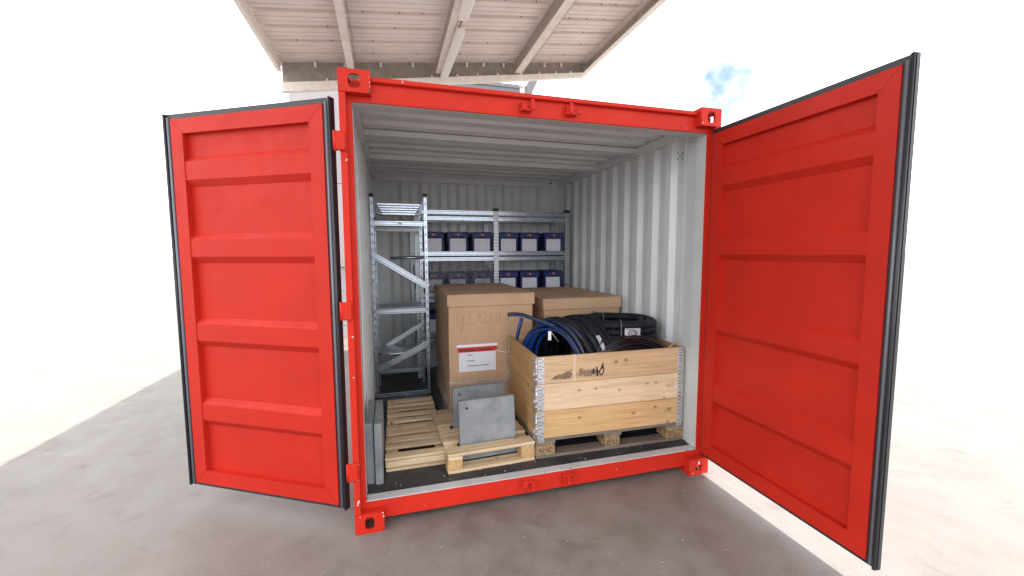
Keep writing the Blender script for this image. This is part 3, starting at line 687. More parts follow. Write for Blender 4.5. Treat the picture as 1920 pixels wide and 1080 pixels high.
# ---- three plank collars
ZC = 0.1445
def hinge_face(w, h):
    """a pressed zinc hinge plate, front at -y, lower left corner at the origin"""
    mb = MB(); mb.box(0, w, -0.0032, 0, 0, h, 0.0012)
    for z in (0.25, 0.5, 0.75): mb.box(0.003, w-0.004, -0.0052, -0.0034, h*z-0.0035, h*z+0.0035, 0.001)
    for z, x in ((0.62, 0.6), (0.36, 0.55), (0.12, 0.6), (0.88, 0.6)): mb.cyl((w*x, -0.0075, h*z), (w*x, -0.0034, h*z), 0.0045, 8)
    mb.tube([(w*0.12+0.030*math.sin(R(a)), -0.0045, h*0.26+0.032*math.cos(R(a))) for a in range(0, 91, 15)], 0.0028, 6)
    return mb
def hinge_slots(w, h):
    mb = MB()
    for z in (0.06, 0.20, 0.44, 0.57, 0.69, 0.82, 0.95): mb.box(0.002, w*0.62, -0.0040, -0.0033, h*z-0.0016, h*z+0.0016)
    for z in (0.31, 0.64, 0.88): mb.box(w*0.70, w*0.86, -0.0040, -0.0033, h*z-0.003, h*z+0.003)
    return mb
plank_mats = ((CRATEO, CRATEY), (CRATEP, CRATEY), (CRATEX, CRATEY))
names = ('lowest', 'middle', 'topmost')
desc = ('orange toned plank collar with stained knots, lowest of the crate', 'pale knotty plank collar forming the middle of the crate', 'warm plank collar with scribbled marker ink, topmost of the crate')
for i in range(3):
    c = thing('pallet_collar', desc[i], 'pallet collar', (CO[0], CO[1], CO[2]+ZC+i*0.1965), CA, 'plank collars stacked as a crate')
    mf, ms = plank_mats[i]; H = 0.1935; T = 0.021
    fo = plank('front_plank', 0.004, LW-0.004, 0, T, 0, H, mf, c, 0.003)
    plank('rear_plank', 0.004, LW-0.004, LD-T, LD, 0, H, CRATEX, c, 0.0015)
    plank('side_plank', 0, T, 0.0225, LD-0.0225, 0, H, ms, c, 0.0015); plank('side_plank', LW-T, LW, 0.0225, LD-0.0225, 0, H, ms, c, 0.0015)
    dz = (-0.028 if i == 0 else 0.0)
    Rm = Matrix.Rotation(R(-90), 4, 'Z')
    for (xx, yy, wd) in ((0.012, -0.0004, 0.048), (LW-0.060, -0.0004, 0.046)):
        mb = hinge_face(wd, H-0.006-dz); bmesh.ops.transform(mb.bm, matrix=Matrix.Translation((xx, yy, 0.003+dz)), verts=mb.bm.verts); hp_ = lp('hinge_plate', mb, HINGE, c); mb = hinge_slots(wd, H-0.006-dz); bmesh.ops.transform(mb.bm, matrix=Matrix.Translation((xx, yy, 0.003+dz)), verts=mb.bm.verts); tag(lp('hinge_slot', mb, HOLE, hp_), kind='stuff')
    for yy in (0.062, LD-0.014):
        mb = hinge_face(0.048, H-0.006-dz); bmesh.ops.transform(mb.bm, matrix=Matrix.Translation((-0.0004, yy, 0.003+dz)) @ Rm, verts=mb.bm.verts); hp_ = lp('hinge_plate', mb, HINGE, c); mb = hinge_slots(0.048, H-0.006-dz); bmesh.ops.transform(mb.bm, matrix=Matrix.Translation((-0.0004, yy, 0.003+dz)) @ Rm, verts=mb.bm.verts); tag(lp('hinge_slot', mb, HOLE, hp_), kind='stuff')
    mb = MB(); mb.cyl((0.001, -0.001, 0.004), (0.001, -0.001, H-0.004), 0.0048, 10)
    for z in (0.03, 0.07, 0.11, 0.15): mb.cyl((0.001, -0.001, z), (0.001, -0.001, z+0.018), 0.0068, 10)
    lp('hinge_pin', mb, HINGE, c)
    if i < 2:   # boxed mark near the right end of the front plank
        ox = LW-0.155 if i == 1 else LW-0.165; oz = 0.098-H/2; org = (ox-LW/2, -T/2, oz)
        mb = text_mb('4', 0.026, org, (1, 0, 0), (0, 0, 1), 0.0005); lp('print_mark', mb, STAMP, fo)
        mb = text_mb('C', 0.020, (org[0]+0.030, org[1], org[2]), (1, 0, 0), (0, 0, 1), 0.0005); lp('print_mark', mb, STAMP, fo)
        mb = MB(); mb.ribbon([(-0.003, -0.006), (0.056, -0.006), (0.056, 0.024), (0.022, 0.024), (0.022, -0.006)], 0.0022, org, (1, 0, 0), (0, 0, 1), 0.0005); lp('print_frame', mb, STAMP, fo)
    else:
        org = (0.075-LW/2, -T/2, -H/2)
        def strokes(ss, w, name, mat=MARK):
            mb = MB()
            for s_ in ss: mb.ribbon(s_, w, org, (1, 0, 0), (0, 0, 1), 0.0005)
            return tag(lp(name, mb, mat, fo), kind='stuff')
        rs = random.Random(9); ss = []
        for q in range(22):
            x = 0.03+q*0.0052; h = 0.028*math.sin(min(1, q/14)*1.4)
            ss.append([(x, 0.028+rs.uniform(-.004, .004)), (x+0.022, 0.036+h*rs.uniform(.5, 1.0)), (x+0.03, 0.05+h*rs.uniform(.3, .9))])
        for q in range(14): ss.append([(0.125+q*0.004, 0.028), (0.137+q*0.0045, 0.05+rs.uniform(0, .02)), (0.15+q*0.003, 0.072+rs.uniform(-.01, .01))])
        strokes(ss, 0.0034, 'marker_scribble')
        ss = [[(0.135, 0.070), (0.17, 0.080), (0.198, 0.088)], [(0.222, 0.04), (0.232, 0.062)], [(0.285, 0.036), (0.345, 0.036)]]
        for q in range(9):
            x = 0.24+q*0.0165; ss.append([(x, 0.040), (x+0.006, 0.058), (x+0.016, 0.076+q*0.0012), (x+0.019, 0.066), (x+0.011, 0.043)])
        strokes(ss, 0.0058, 'marker_writing')
        ss = [[(0.385, 0.030), (0.388, 0.060), (0.384, 0.095), (0.392, 0.06), (0.395, 0.03)], [(0.372, 0.062), (0.402, 0.060)], [(0.402, 0.055), (0.418, 0.082), (0.434, 0.118), (0.431, 0.095), (0.424, 0.078)],
              [(0.405, 0.06), (0.409, 0.042), (0.420, 0.032), (0.432, 0.040), (0.440, 0.070), (0.436, 0.090)], [(0.35, 0.045), (0.358, 0.082), (0.364, 0.05)]]
        strokes(ss, 0.0095, 'marker_letters', INK)
        mb = MB(); mb.ribbon([(0.211, 0.012), (0.211, 0.1935)], 0.017, org, (1, 0, 0), (0, 0, 1), 0.0009); lp('tape_strip', mb, TAPE, fo)
# ---- hose coils in the crate
def coil(c, ax, loops, ref=(0, 0, 1), seg=56, wob=0.004, seed=1, start=0.0, ell=1.0):
    """points of one continuous coil; loops = [(radius, offset along ax), ...]"""
    ax = Vector(ax).normalized(); e1 = Vector(ref); e1 = (e1-ax*e1.dot(ax)).normalized(); e2 = ax.cross(e1); c = Vector(c); rs = random.Random(seed); pts = []
    ph = [rs.uniform(0, 6.28) for _ in loops]
    n = len(loops)
    for k in range(n):
        r0, o0 = loops[k]; r1, o1 = loops[min(k+1, n-1)]
        for i in range(seg):
            t = i/seg; a = start + 2*math.pi*t; s_ = max(0, (t-0.72)/0.28); s_ = s_*s_*(3-2*s_)
            r_ = r0+(r1-r0)*s_ + wob*math.sin(2*a+ph[k]); o_ = o0+(o1-o0)*s_ + wob*0.7*math.sin(3*a+ph[k]*2)
            pts.append(c + e1*(r_*math.cos(a)) + e2*(r_*ell*math.sin(a)) + ax*o_)
    return pts
def strap(c, ax, ref, ang, r0, r1, o0, o1, w=0.004):
    """flat tie around the section of a coil at angle ang"""
    ax = Vector(ax).normalized(); e1 = Vector(ref); e1 = (e1-ax*e1.dot(ax)).normalized(); e2 = ax.cross(e1); d = e1*math.cos(ang)+e2*math.sin(ang); c = Vector(c)
    P = [c+d*r0+ax*(o0+0.012), c+d*r0+ax*(o1-0.012), c+d*(r0+0.012)+ax*o1, c+d*(r1-0.012)+ax*o1, c+d*r1+ax*(o1-0.012), c+d*r1+ax*(o0+0.012), c+d*(r1-0.012)+ax*o0, c+d*(r0+0.012)+ax*o0]
    return MB().tube(P, w, 6, closed=True)
# blue striped pipe, standing at the left end of the crate
UP = (0, 0, 1)
AX = Vector((0.86, 0.51, 0.0)).normalized(); AC = Vector((1.468, 0.590, 0.722))
pa = thing('pipe_coil', 'coil of black pipe with bright blue stripes at the left of the crate', 'pipe coil', AC, 0, 'coils lying in the plank crate')
lo = [(0.365, -0.045), (0.335, -0.060), (0.305, -0.05), (0.30, -0.005), (0.32, 0.035), (0.35, 0.06), (0.375, 0.03), (0.378, -0.005), (0.345, -0.02), (0.325, 0.0), (0.37, 0.065), (0.34, 0.09), (0.31, 0.08), (0.285, 0.055)]
mb = MB(); mb.tube(coil(AC, AX, lo, UP, seed=3, wob=0.006, ell=0.90), 0.0150, 10, axis=AX, uv=True); obj('coiled_pipe', mb, PIPE, pa)
mb = MB(); mb.tube([(1.075, 0.56, 1.155), (1.13, 0.575, 1.156), (1.20, 0.585, 1.143), (1.28, 0.59, 1.112), (1.36, 0.575, 1.085), (1.45, 0.53, 1.055), (1.53, 0.45, 1.0), (1.585, 0.36, 0.92), (1.60, 0.30, 0.82)], 0.0155, 10, axis=(0.2, 0.9, 0.3), uv=True)
obj('loose_pipe_end', mb, PIPE, pa)
mb = MB(); mb.tube([(1.275, 0.86, 1.075), (1.255, 0.875, 0.99), (1.235, 0.88, 0.90), (1.225, 0.87, 0.78)], 0.0155, 10, axis=(0.2, 0.9, 0.3), uv=True); obj('loose_pipe_end', mb, PIPE, pa)
for ang in (-0.35, 0.5): obj('cable_tie', strap(AC, AX, UP, ang, 0.27, 0.398, -0.085, 0.112, 0.0028), BLACKCAP, pa)
mb = MB(); q = AC+Vector((-0.10, -0.13, 0.275)); mb.box(q.x-0.013, q.x+0.013, q.y-0.004, q.y, q.z-0.035, q.z+0.035, 0.002); obj('white_tag', mb, WPAPER, pa)
mb = MB(); mb.tube([q+Vector((0.008, -0.004, 0.03)), q+Vector((0.04, -0.006, -0.01)), q+Vector((0.07, -0.006, -0.05))], 0.002, 5); obj('tie_tail', mb, TAPE, pa)
# thick black hose, barrel shaped coil
BX = Vector((0.955, 0.29, 0.0)).normalized(); BC = Vector((1.695, 0.640, 0.722))
hb = thing('hose_coil', 'thick matt black hose coil standing in the crate with a white paper strip', 'hose coil', BC, 0, 'coils lying in the plank crate')
lo = []
for k in range(7): lo.append((0.372 - 0.010*abs(k-3)**1.25, -0.165+0.054*k))
lo += [(0.305, 0.13), (0.31, 0.07), (0.31, 0.01), (0.305, -0.06), (0.30, -0.12)]
mb = MB(); mb.tube(coil(BC, BX, lo, UP, seed=8, wob=0.007, start=2.2), 0.0268, 12, axis=BX); obj('coiled_hose', mb, HOSE, hb)
e2 = BX.cross(Vector(UP))     # points to the front (-y)
e2 = e2 if e2.y < 0 else -e2
def onB(ang, off, r=0.402): return BC + BX*off + Vector(UP)*(r*math.cos(ang)) + e2*(r*math.sin(ang))
mb = MB(); mb.tube([onB(1.12, -0.19), onB(1.13, -0.08, 0.406), onB(1.10, 0.05, 0.406), onB(1.06, 0.18, 0.40)], 0.005, 6); obj('cable_tie', mb, TIE, hb)
mb = MB()
for (a0, a1) in ((0.80, 1.10), (1.16, 1.46)):
    P = [(onB(a0+(a1-a0)*i/5, -0.100, 0.4035), onB(a0+(a1-a0)*i/5, -0.060, 0.4035)) for i in range(6)]
    vs = [[mb.bm.verts.new(p) for p in pr] for pr in P]
    for i in range(5): mb.bm.faces.new((vs[i][0], vs[i][1], vs[i+1][1], vs[i+1][0]))
bmesh.ops.solidify(mb.bm, geom=mb.bm.faces[:], thickness=0.0012); obj('paper_strip', mb, WPAPER, hb)
# black hose coil lying flat
CC = Vector((2.045, 0.640, 0.935))
hc = thing('hose_coil', 'black hose coil lying flat at the right of the crate with a round printed label', 'hose coil', CC, 0, 'coils lying in the plank crate')
lo = []
for k, z in enumerate((-0.13, -0.08, -0.03, 0.02, 0.07, 0.118)): lo.append((0.292-0.004*abs(k-2.5), z))
lo += [(0.245, 0.124), (0.20, 0.118), (0.24, 0.072), (0.243, 0.02), (0.24, -0.03), (0.24, -0.08)]
mb = MB(); mb.tube(coil(CC, UP, lo, (0, 1, 0), seed=5, wob=0.006), 0.0245, 12, axis=UP); obj('coiled_hose', mb, HOSE, hc)
for ang in (2.70, 0.25): obj('cable_tie', strap(CC, UP, (0, 1, 0), ang, 0.17, 0.325, -0.05, 0.152, 0.0045), TIE, hc)
def onC(a, z, r=0.3195): return CC + Vector((r*math.sin(a), -r*math.cos(a), z))
mb = MB(); P = [(onC(-0.36+0.065*i, 0.040), onC(-0.36+0.065*i, 0.108)) for i in range(7)]; vs = [[mb.bm.verts.new(p) for p in pr] for pr in P]
for i in range(6): mb.bm.faces.new((vs[i][0], vs[i+1][0], vs[i+1][1], vs[i][1]))
bmesh.ops.solidify(mb.bm, geom=mb.bm.faces[:], thickness=0.0015); lab = obj('paper_label', mb, WPAPER, hc)
mb = MB(); mb.tube([onC(-0.17+0.095*math.cos(R(a)), 0.070+0.027*math.sin(R(a)), 0.3225) for a in range(0, 360, 20)], 0.0035, 6, closed=True); obj('printed_ring', mb, INK, lab)
mb = MB(); mb.tube([onC(-0.16+0.045*math.cos(R(a)), 0.068+0.013*math.sin(R(a)), 0.3222) for a in range(0, 360, 30)], 0.0022, 5, closed=True)
mb.tube([onC(-0.34, 0.100, 0.3222), onC(-0.24, 0.101, 0.3222)], 0.002, 5); obj('printed_mark', mb, INK, lab)
# thin glossy cable coil in front
DX = Vector((0.02, 1.0, -0.02)).normalized(); DC = Vector((1.975, 0.312, 0.672))
dc = thing('cable_coil', 'thin glossy black cable coil leaning behind the front plank at the right', 'cable coil', DC, 0, 'coils lying in the plank crate')
lo = [(0.305-0.0175*(k % 9)+0.002*(k//9), -0.036+0.017*(k//9)+0.004*(k % 2)) for k in range(34)]
mb = MB(); mb.tube(coil(DC, DX, lo, UP, seed=12, wob=0.005, ell=1.22, start=3.1), 0.0078, 8, axis=DX); obj('coiled_cable', mb, CABLE, dc)
mb = MB(); mb.tube([(1.66, 0.27, 0.86), (1.69, 0.29, 0.93), (1.74, 0.31, 0.985), (1.80, 0.33, 1.025), (1.862, 0.345, 1.06)], 0.006, 7); obj('loose_cable_end', mb, CABLE, dc)
mb = MB(); mb.tube([(2.235, 0.275, 0.85), (2.27, 0.275, 0.88), (2.33, 0.275, 0.922), (2.378, 0.275, 0.955)], 0.0048, 6); obj('loose_cable_end', mb, COPPER, dc)
mb = MB(); mb.tube([(2.225, 0.262, 0.93), (2.258, 0.258, 0.915), (2.262, 0.252, 0.89), (2.256, 0.25, 0.865)], 0.003, 5); obj('wire_tie', mb, TIE, dc)
# ---- big cardboard boxes on pallets
def card_box(label, x0, x1, y0, y1, z0, zl, zt, over):
    t = thing('cardboard_box', label, 'cardboard box', (x0, y0, z0), 0, 'large lidded cardboard boxes')
    mb = MB(); mb.box(x0+over, x1-over, y0+over, y1-over, z0, zt-0.012, 0.004); body = obj('body', mb, CARD, t)
    # lid: skirt boards and top, butted
    mb = MB(); th = over*0.55
    mb.box(x0, x1, y0, y1, zt-0.007, zt, 0.002); mb.box(x0, x1, y0, y0+th, zl, zt-0.0072, 0.0015); mb.box(x0, x1, y1-th, y1, zl, zt-0.0072, 0.0015)
    mb.box(x0, x0+th, y0+th+0.0005, y1-th-0.0005, zl, zt-0.0072, 0.0015); mb.box(x1-th, x1, y0+th+0.0005, y1-th-0.0005, zl, zt-0.0072, 0.0015)
    bmesh.ops.subdivide_edges(mb.bm, edges=[e for e in mb.bm.edges if e.calc_length() > 0.4], cuts=6, use_grid_fill=True)
    for v in mb.bm.verts:
        if v.co.z > zt-0.02:
            u_ = (v.co.x-x0)/(x1-x0); w_ = (v.co.y-y0)/(y1-y0); v.co.z -= 0.010*math.sin(math.pi*u_)*math.sin(math.pi*min(1, max(0, w_)))
    lid = obj('lid', mb, CARD, t)
    bm = bmesh.new(); bm.from_mesh(body.data); bmesh.ops.subdivide_edges(bm, edges=[e for e in bm.edges if e.calc_length() > 0.3], cuts=9, use_grid_fill=True)
    for v in bm.verts:
        if v.co.z < 0.03 or v.co.z > (zl-z0): continue
        k = noise.noise(Vector((v.co.x*3.1+x0*5, v.co.y*3.1, v.co.z*3.1)))
        bulge = 0.006*math.sin(math.pi*min(1, max(0, v.co.z/(zt-z0))))
        if abs(v.co.y-over) < 0.003: v.co.y -= max(-0.001, 0.003*k)*0 - 0.0
        if abs(v.co.x-over) < 0.003: v.co.x -= bulge*0.6+0.003*k
    bm.to_mesh(body.data); bm.free()
    return t, body, lid
b1, body, lid = card_box('tall lidded cardboard box with pen writing and a document pouch, left of the crate', 0.678, 1.450, 1.045, 2.235, 0.285, 1.165, 1.268, 0.014)
yb = 1.045+0.014
pen = [[(0.105, 0.195), (0.075, 0.205), (0.058, 0.17), (0.06, 0.125), (0.08, 0.105), (0.105, 0.13), (0.112, 0.175)], [(0.118, 0.18), (0.115, 0.12), (0.107, 0.065), (0.092, 0.035), (0.082, 0.045), (0.092, 0.075), (0.13, 0.115)],
       [(0.175, 0.215), (0.165, 0.15), (0.155, 0.112), (0.19, 0.108), (0.225, 0.122)], [(0.24, 0.16), (0.258, 0.195), (0.262, 0.115)], [(0.285, 0.19), (0.30, 0.205), (0.318, 0.19), (0.31, 0.155), (0.29, 0.118), (0.325, 0.12)],
       [(0.36, 0.195), (0.362, 0.12)], [(0.415, 0.195), (0.40, 0.165), (0.40, 0.13), (0.42, 0.125), (0.432, 0.16)], [(0.436, 0.20), (0.44, 0.13), (0.432, 0.09)], [(0.47, 0.128), (0.53, 0.138)],
       [(0.56, 0.185), (0.585, 0.18), (0.575, 0.15), (0.59, 0.125), (0.57, 0.105)], [(0.61, 0.18), (0.615, 0.11)]]
mb = MB()
for s_ in pen: mb.ribbon(s_, 0.0036, (0.70, yb, 0.90), (1, 0, 0), (0, 0, 1), 0.0006)
tag(obj('pen_writing', mb, PEN, body), kind='stuff')
# document pouch
pz0, px0 = 0.595, 0.770
mb = MB(); mb.box(px0, px0+0.325, yb-0.005, yb-0.0008, pz0, pz0+0.225, 0.0015)
pouch = obj('document_pouch', mb, POUCH, b1)
mb = MB(); mb.box(px0-0.01, px0+0.335, yb-0.0085, yb-0.0055, pz0+0.172, pz0+0.215, 0.001); obj('red_band', mb, POUCHRED, pouch)
mb = MB(); mb.box(px0-0.018, px0+0.343, yb-0.008, yb-0.0055, pz0+0.2165, pz0+0.24, 0.001); obj('pouch_flap', mb, WPAPER, pouch)
obj('lettering', text_mb('Begleitpapiere - Documents', 0.0335, (px0+0.004, yb-0.0085, pz0+0.182), (1, 0, 0), (0, 0, 1), 0.0006, 0.76, 0.0011), INK, pouch)
for tx, xx, zz, sz in (('LFM no', 0.075, 0.140, 0.017), ('Bl. menge', 0.075, 0.092, 0.017), ('Haupttermin Ig. pluscomgrupe', 0.075, 0.048, 0.017)):
    obj('lettering', text_mb(tx, sz, (px0+xx, yb-0.005, pz0+zz), (1, 0.0, 0), (0, 0, 1), 0.0006, 0.88, 0.0005), INK, pouch)
mb = MB(); mb.ribbon([(0.16, 0.62), (0.30, 0.60), (0.46, 0.605), (0.53, 0.585)], 0.016, (0.78, 1.045, 1.2655-0.002), (1, 0, 0), (0, 1, 0), 0.0); bmesh.ops.transform(mb.bm, matrix=Matrix.Translation((0, 0, 0.001)), verts=mb.bm.verts)
obj('tape_strip', mb, FILM, lid)
b2, _, _ = card_box('lower lidded cardboard box behind the crate by the right wall', 1.545, 2.335, 1.075, 2.25, 0.315, 1.098, 1.200, 0.013)
def block_pallet(label, x0, x1, y0, y1, zt):
    t = thing('block_pallet', label, 'pallet', (x0, y0, F+0.001), 0, 'pallets under the cardboard boxes'); w, d = x1-x0, y1-y0; h = zt-F-0.002
    for i in range(5):
        a = i*(d-0.12)/4; plank('deck_board', 0, w, a, a+0.12, h-0.022, h, PALLETX, t)
    for a in (0, w/2-0.05, w-0.1):
        plank('stringer', a, a+0.1, 0.001, d-0.001, h-0.0435, h-0.0225, PALLETY, t)
        for c in (0.0, d/2-0.07, d-0.14): lp('block', bx(a, a+0.1, c, c+0.14, 0.0225, h-0.044), BLOCK, t)
        plank('bottom_board', a, a+0.1, 0, d, 0, 0.022, PALLETY, t)
    return t
block_pallet('pale block pallet under the tall cardboard box', 0.690, 1.440, 1.07, 2.20, 0.284)
block_pallet('pale block pallet under the lower cardboard box behind the crate', 1.555, 2.325, 1.09, 2.24, 0.314)
# stretch film round the foot of the tall box
mb = MB(); path = []
for i in range(15): path.append((0.668, 2.10-1.07*i/14, i/14, 0))
for i in range(1, 17): path.append((0.668+0.79*i/16, 1.030, 1, i/16))
rows = []; rs = random.Random(4)
for j in range(9):
    row = []
    for (x, y, a, b) in path:
        z = 0.205 + j*0.042*(1.0 if b > 0 else 1.0+0.55*(1-a)) + 0.012*noise.noise(Vector((x*7, y*7, j*0.6)))
        w_ = 0.016*noise.noise(Vector((x*9, y*9, j*0.9+5)))
        fl = (1-j/8)**1.3*0.085*(1 if b == 0 else max(0, 1-b*7))*(0.55+0.45*a)
        row.append(mb.bm.verts.new((x - fl - (w_ if b == 0 else 0), y - (w_ if b > 0 else 0) - 0.006 - (0.03*(1-j/8) if b > 0 and b < 0.2 else 0), z)))
    rows.append(row)
for j in range(8):
    for i in range(len(path)-1):
        f_ = mb.bm.faces.new((rows[j][i], rows[j][i+1], rows[j+1][i+1], rows[j+1][i])); f_.smooth = True
tag(obj('stretch_film', mb, FILM), 'clear crumpled stretch film round the foot of the tall box and its pallet', 'plastic film')
mb = MB()
for z, y in ((0.505, 1.05), (0.515, 1.048), (0.49, 1.05)):
    mb.tube([(0.672+0.06*i, y-0.004+0.004*math.sin(i*2.1), z+0.010*math.sin(i*1.3+z*90)) for i in range(14)], 0.0028, 5)
tag(obj('film_roll_edge', mb, film('rolled_film', (0.80, 0.80, 0.80), 0.55)), 'twisted roped film edge drawn across the front of the tall box', 'plastic film')
# ---- steel shelving
def beam_mb(mb, a, b, h, out, th=0.014, upv=(0, 0, 1)):
    """ribbed shelf beam from a to b; out = unit vector to the seen side"""
    a, b, out = Vector(a), Vector(b), Vector(out); d = (b-a).normalized(); u_ = d.cross(out).normalized()
    if u_.z < 0: u_ = -u_
    prof = [(-0.5, 0), (-0.5, 0.8), (-0.42, 1), (-0.24, 1), (-0.16, 0.45), (-0.02, 0.45), (0.02, 0.45), (0.16, 0.45), (0.24, 1), (0.42, 1), (0.5, 0.8), (0.5, 0)]
    A = [mb.bm.verts.new(a+u_*(p*h)+out*(q*th)) for p, q in prof]; B = [mb.bm.verts.new(b+u_*(p*h)+out*(q*th)) for p, q in prof]; n = len(prof)
    for i in range(n): mb.bm.faces.new((A[i], A[(i+1) % n], B[(i+1) % n], B[i]))
    mb.bm.faces.new(A[::-1]); mb.bm.faces.new(B)
    return mb
def post_mb(x, y, z0, z1, w, cols, depth, pitch=0.05, sgn=1):
    """perforated post: ladder plate facing -y, with a return flange behind"""
    mb = MB(); cw = w/cols; hw = cw*0.30
    for c in range(cols):
        xa = x-w/2+c*cw; mb.box(xa, xa+(cw-hw)/2, y, y+0.0025, z0, z1); mb.box(xa+(cw+hw)/2, xa+cw, y, y+0.0025, z0, z1)
        z = z0
        while z < z1-0.01:
            mb.box(xa+(cw-hw)/2, xa+(cw+hw)/2, y+0.0002, y+0.0023, z, min(z1, z+pitch*0.58)); z += pitch
    mb.box(x-w/2, x-w/2+0.0025, y+0.003, y+depth, z0, z1); mb.box(x+w/2-0.0025, x+w/2, y+0.003, y+depth, z0, z1)
    return mb
s1 = thing('metal_shelving', 'narrow galvanised shelf unit with slanted braces beside the left wall', 'shelving', (0.06, 1.83, F))
LX, RX, YA, YR = 0.064, 0.572, 1.830, 2.215
post_pitch = 0.075
for (x, y, zt) in ((LX, YA, 2.185), (RX, YA, 2.20), (LX+0.006, YR, 1.95), (RX-0.025, YR, 1.95)):
    o = obj('post', post_mb(x, y, F+0.002, zt, 0.029, 1, 0.030, post_pitch), GALV, s1)
    if y == YA: mb = MB(); mb.box(x-0.022, x+0.022, y-0.004, y+0.040, zt-0.028, zt+0.006, 0.003); obj('post_cap', mb, BLACKCAP, o)
    mb = MB(); mb.box(x-0.024, x+0.024, y-0.006, y+0.042, F, F+0.012, 0.003); obj('foot', mb, BLACKCAP, o)
xa, xb = LX+0.018, RX-0.018
for z, h in ((1.908, 0.052), (1.040, 0.052), (0.190, 0.042)): obj('shelf_beam', beam_mb(MB(), (xa, YA+0.012, z), (xb, YA+0.012, z), h, (0, -1, 0)), GALV, s1)
for z, h in ((1.868, 0.046), (1.000, 0.050), (0.332, 0.050)): obj('shelf_beam', beam_mb(MB(), (xa, YR-0.004, z), (xb-0.02, YR-0.004, z), h, (0, -1, 0)), GALVD, s1)
obj('brace', beam_mb(MB(), (LX, YA-0.006, 1.602), (RX+0.014, YA-0.006, 1.276), 0.066, (0, -1, 0), 0.012), GALV, s1)
obj('brace', beam_mb(MB(), (RX+0.004, YA-0.006, 0.700), (LX+0.004, YA-0.006, 0.455), 0.064, (0, -1, 0), 0.012), GALV, s1)
obj('brace', beam_mb(MB(), (RX-0.03, YR-0.022, 0.842), (LX+0.1, YR-0.022, 0.62), 0.055, (0, -1, 0), 0.012), GALVD, s1)
mb = MB(); mb.tube([(LX+0.16, YR-0.02, 1.565), (RX+0.04, YR-0.02, 1.57)], 0.017, 10); obj('cross_tube', mb, GALV, s1)
for z in (1.072, 0.622):
    mb = MB(); n_ = 4; d_ = (YR-YA-0.03)/n_
    for i in range(n_): mb.box(xa-0.01, xb+0.01, YA+0.030+i*d_+0.001, YA+0.030+(i+1)*d_-0.001, z-0.006, z+0.004*(1 if i % 2 else 0.4), 0.002)
    obj('shelf', mb, GALVD, s1)
mb = MB(); mb.tube([(xa, YA+0.024, 0.612), (xa+0.12, YA+0.024, 0.606), (xb-0.1, YA+0.024, 0.613), (xb, YA+0.024, 0.624)], 0.011, 8); obj('shelf_lip', mb, GALV, s1)
for x in (0.24, 0.31):
    pass
mb = MB(); mb.box(0.302, 0.345, YA-0.0045, YA-0.0025, 1.897, 1.920); obj('sticker', mb, WPAPER, s1)
mb = MB(); mb.box(0.302, 0.345, YR-0.021, YR-0.0185, 1.857, 1.880); obj('sticker', mb, WPAPER, s1)
for sx in (LX+0.02, RX-0.02):       # side rails that carry the stack of spare shelves
    mb = MB(); mb.bar((sx, YA+0.036, 1.985), (sx, YR, 1.985), 0.012, 0.03); obj('side_rail', mb, GALVD, s1)
# nested spare shelf sheets lying on top, ends curling up
pos = ('lowest', 'second from below', 'middle', 'second from above', 'topmost')
for k in range(5):
    z = 2.003+k*0.0215; e = 0.092-k*0.0205; mb = MB(); prof = []
    for i in range(13):
        t = i/12; x = LX+0.02+(RX-LX-0.04)*t; edge = max(0, (abs(t-0.5)-0.5+e*1.6)/(e*1.6)) if e > 0 else 0
        prof.append((x, z + 0.028*edge*edge + 0.0018*(1 if i % 2 else -1)))
    mb.sheet([(x, zz) for x, zz in prof], 'y', YA+0.004+0.045*(4-k)*0.35, YR-0.03*(4-k)*0.25, 0.0035, (0, 1))
    mb.box(LX+0.05+0.012*(4-k), RX-0.05-0.012*(4-k), YA+0.002+0.045*(4-k)*0.35, YA+0.0035+0.045*(4-k)*0.35, z-0.004, z+0.010)
    tag(obj('shelf_sheet', mb, GALV), f'thin galvanised spare shelf sheet atop the narrow shelving, {pos[k]} of its stack', 'shelf sheet', 'spare shelf sheets')
# shelving across the back wall
s2 = thing('metal_shelving', 'wide galvanised shelf unit along the back wall holding dark blue crates', 'shelving', (1.43, 2.38, F))
PXs = (0.520, 1.4285, 2.335); YF2, YR2 = 2.372, 2.750
for x in PXs:
    o = obj('post', post_mb(x, YF2, F+0.002, 2.12, 0.058, 2, 0.045, 0.0365), GALVD, s2)
    mb = MB(); mb.box(x-0.032, x+0.032, YF2-0.005, YF2+0.052, 2.104, 2.136, 0.003); obj('post_cap', mb, BLACKCAP, o)
    mb = MB(); mb.box(x-0.032, x+0.032, YF2-0.005, YF2+0.052, F, F+0.012, 0.003); obj('foot', mb, BLACKCAP, o)
    o2 = obj('post', post_mb(x-0.038, YR2, F+0.002, 2.0, 0.056, 2, 0.04, 0.0365), GALVD, s2)
    for (oo, xx, yy, zt, w_) in ((o, x, YF2, 2.10, 0.058), (o2, x-0.038, YR2, 2.0, 0.056)):
        mb = MB(); zz = F+0.024
        while zz < zt:
            for sg in (-1, 1): mb.box(xx+sg*w_/4-0.0055, xx+sg*w_/4+0.0055, yy-0.0022, yy-0.0002, zz-0.0165, zz-0.003)
            zz += 0.0365
        tag(obj('slot_glint', mb, GLINTM, oo), kind='stuff')  # small pale tabs added to imitate glints at the slots
    mb = MB(); mb.bar((x-0.035, YF2+0.05, 1.22), (x-0.035, YR2-0.002, 1.46), 0.012, 0.03); mb2 = MB(); mb2.bar((x-0.035, YF2+0.05, 0.75), (x-0.035, YR2-0.002, 0.5), 0.012, 0.03)
    obj('brace', mb, GALVD, s2); obj('brace', mb2, GALVD, s2)
LEV = (1.546, 1.074, 0.610)
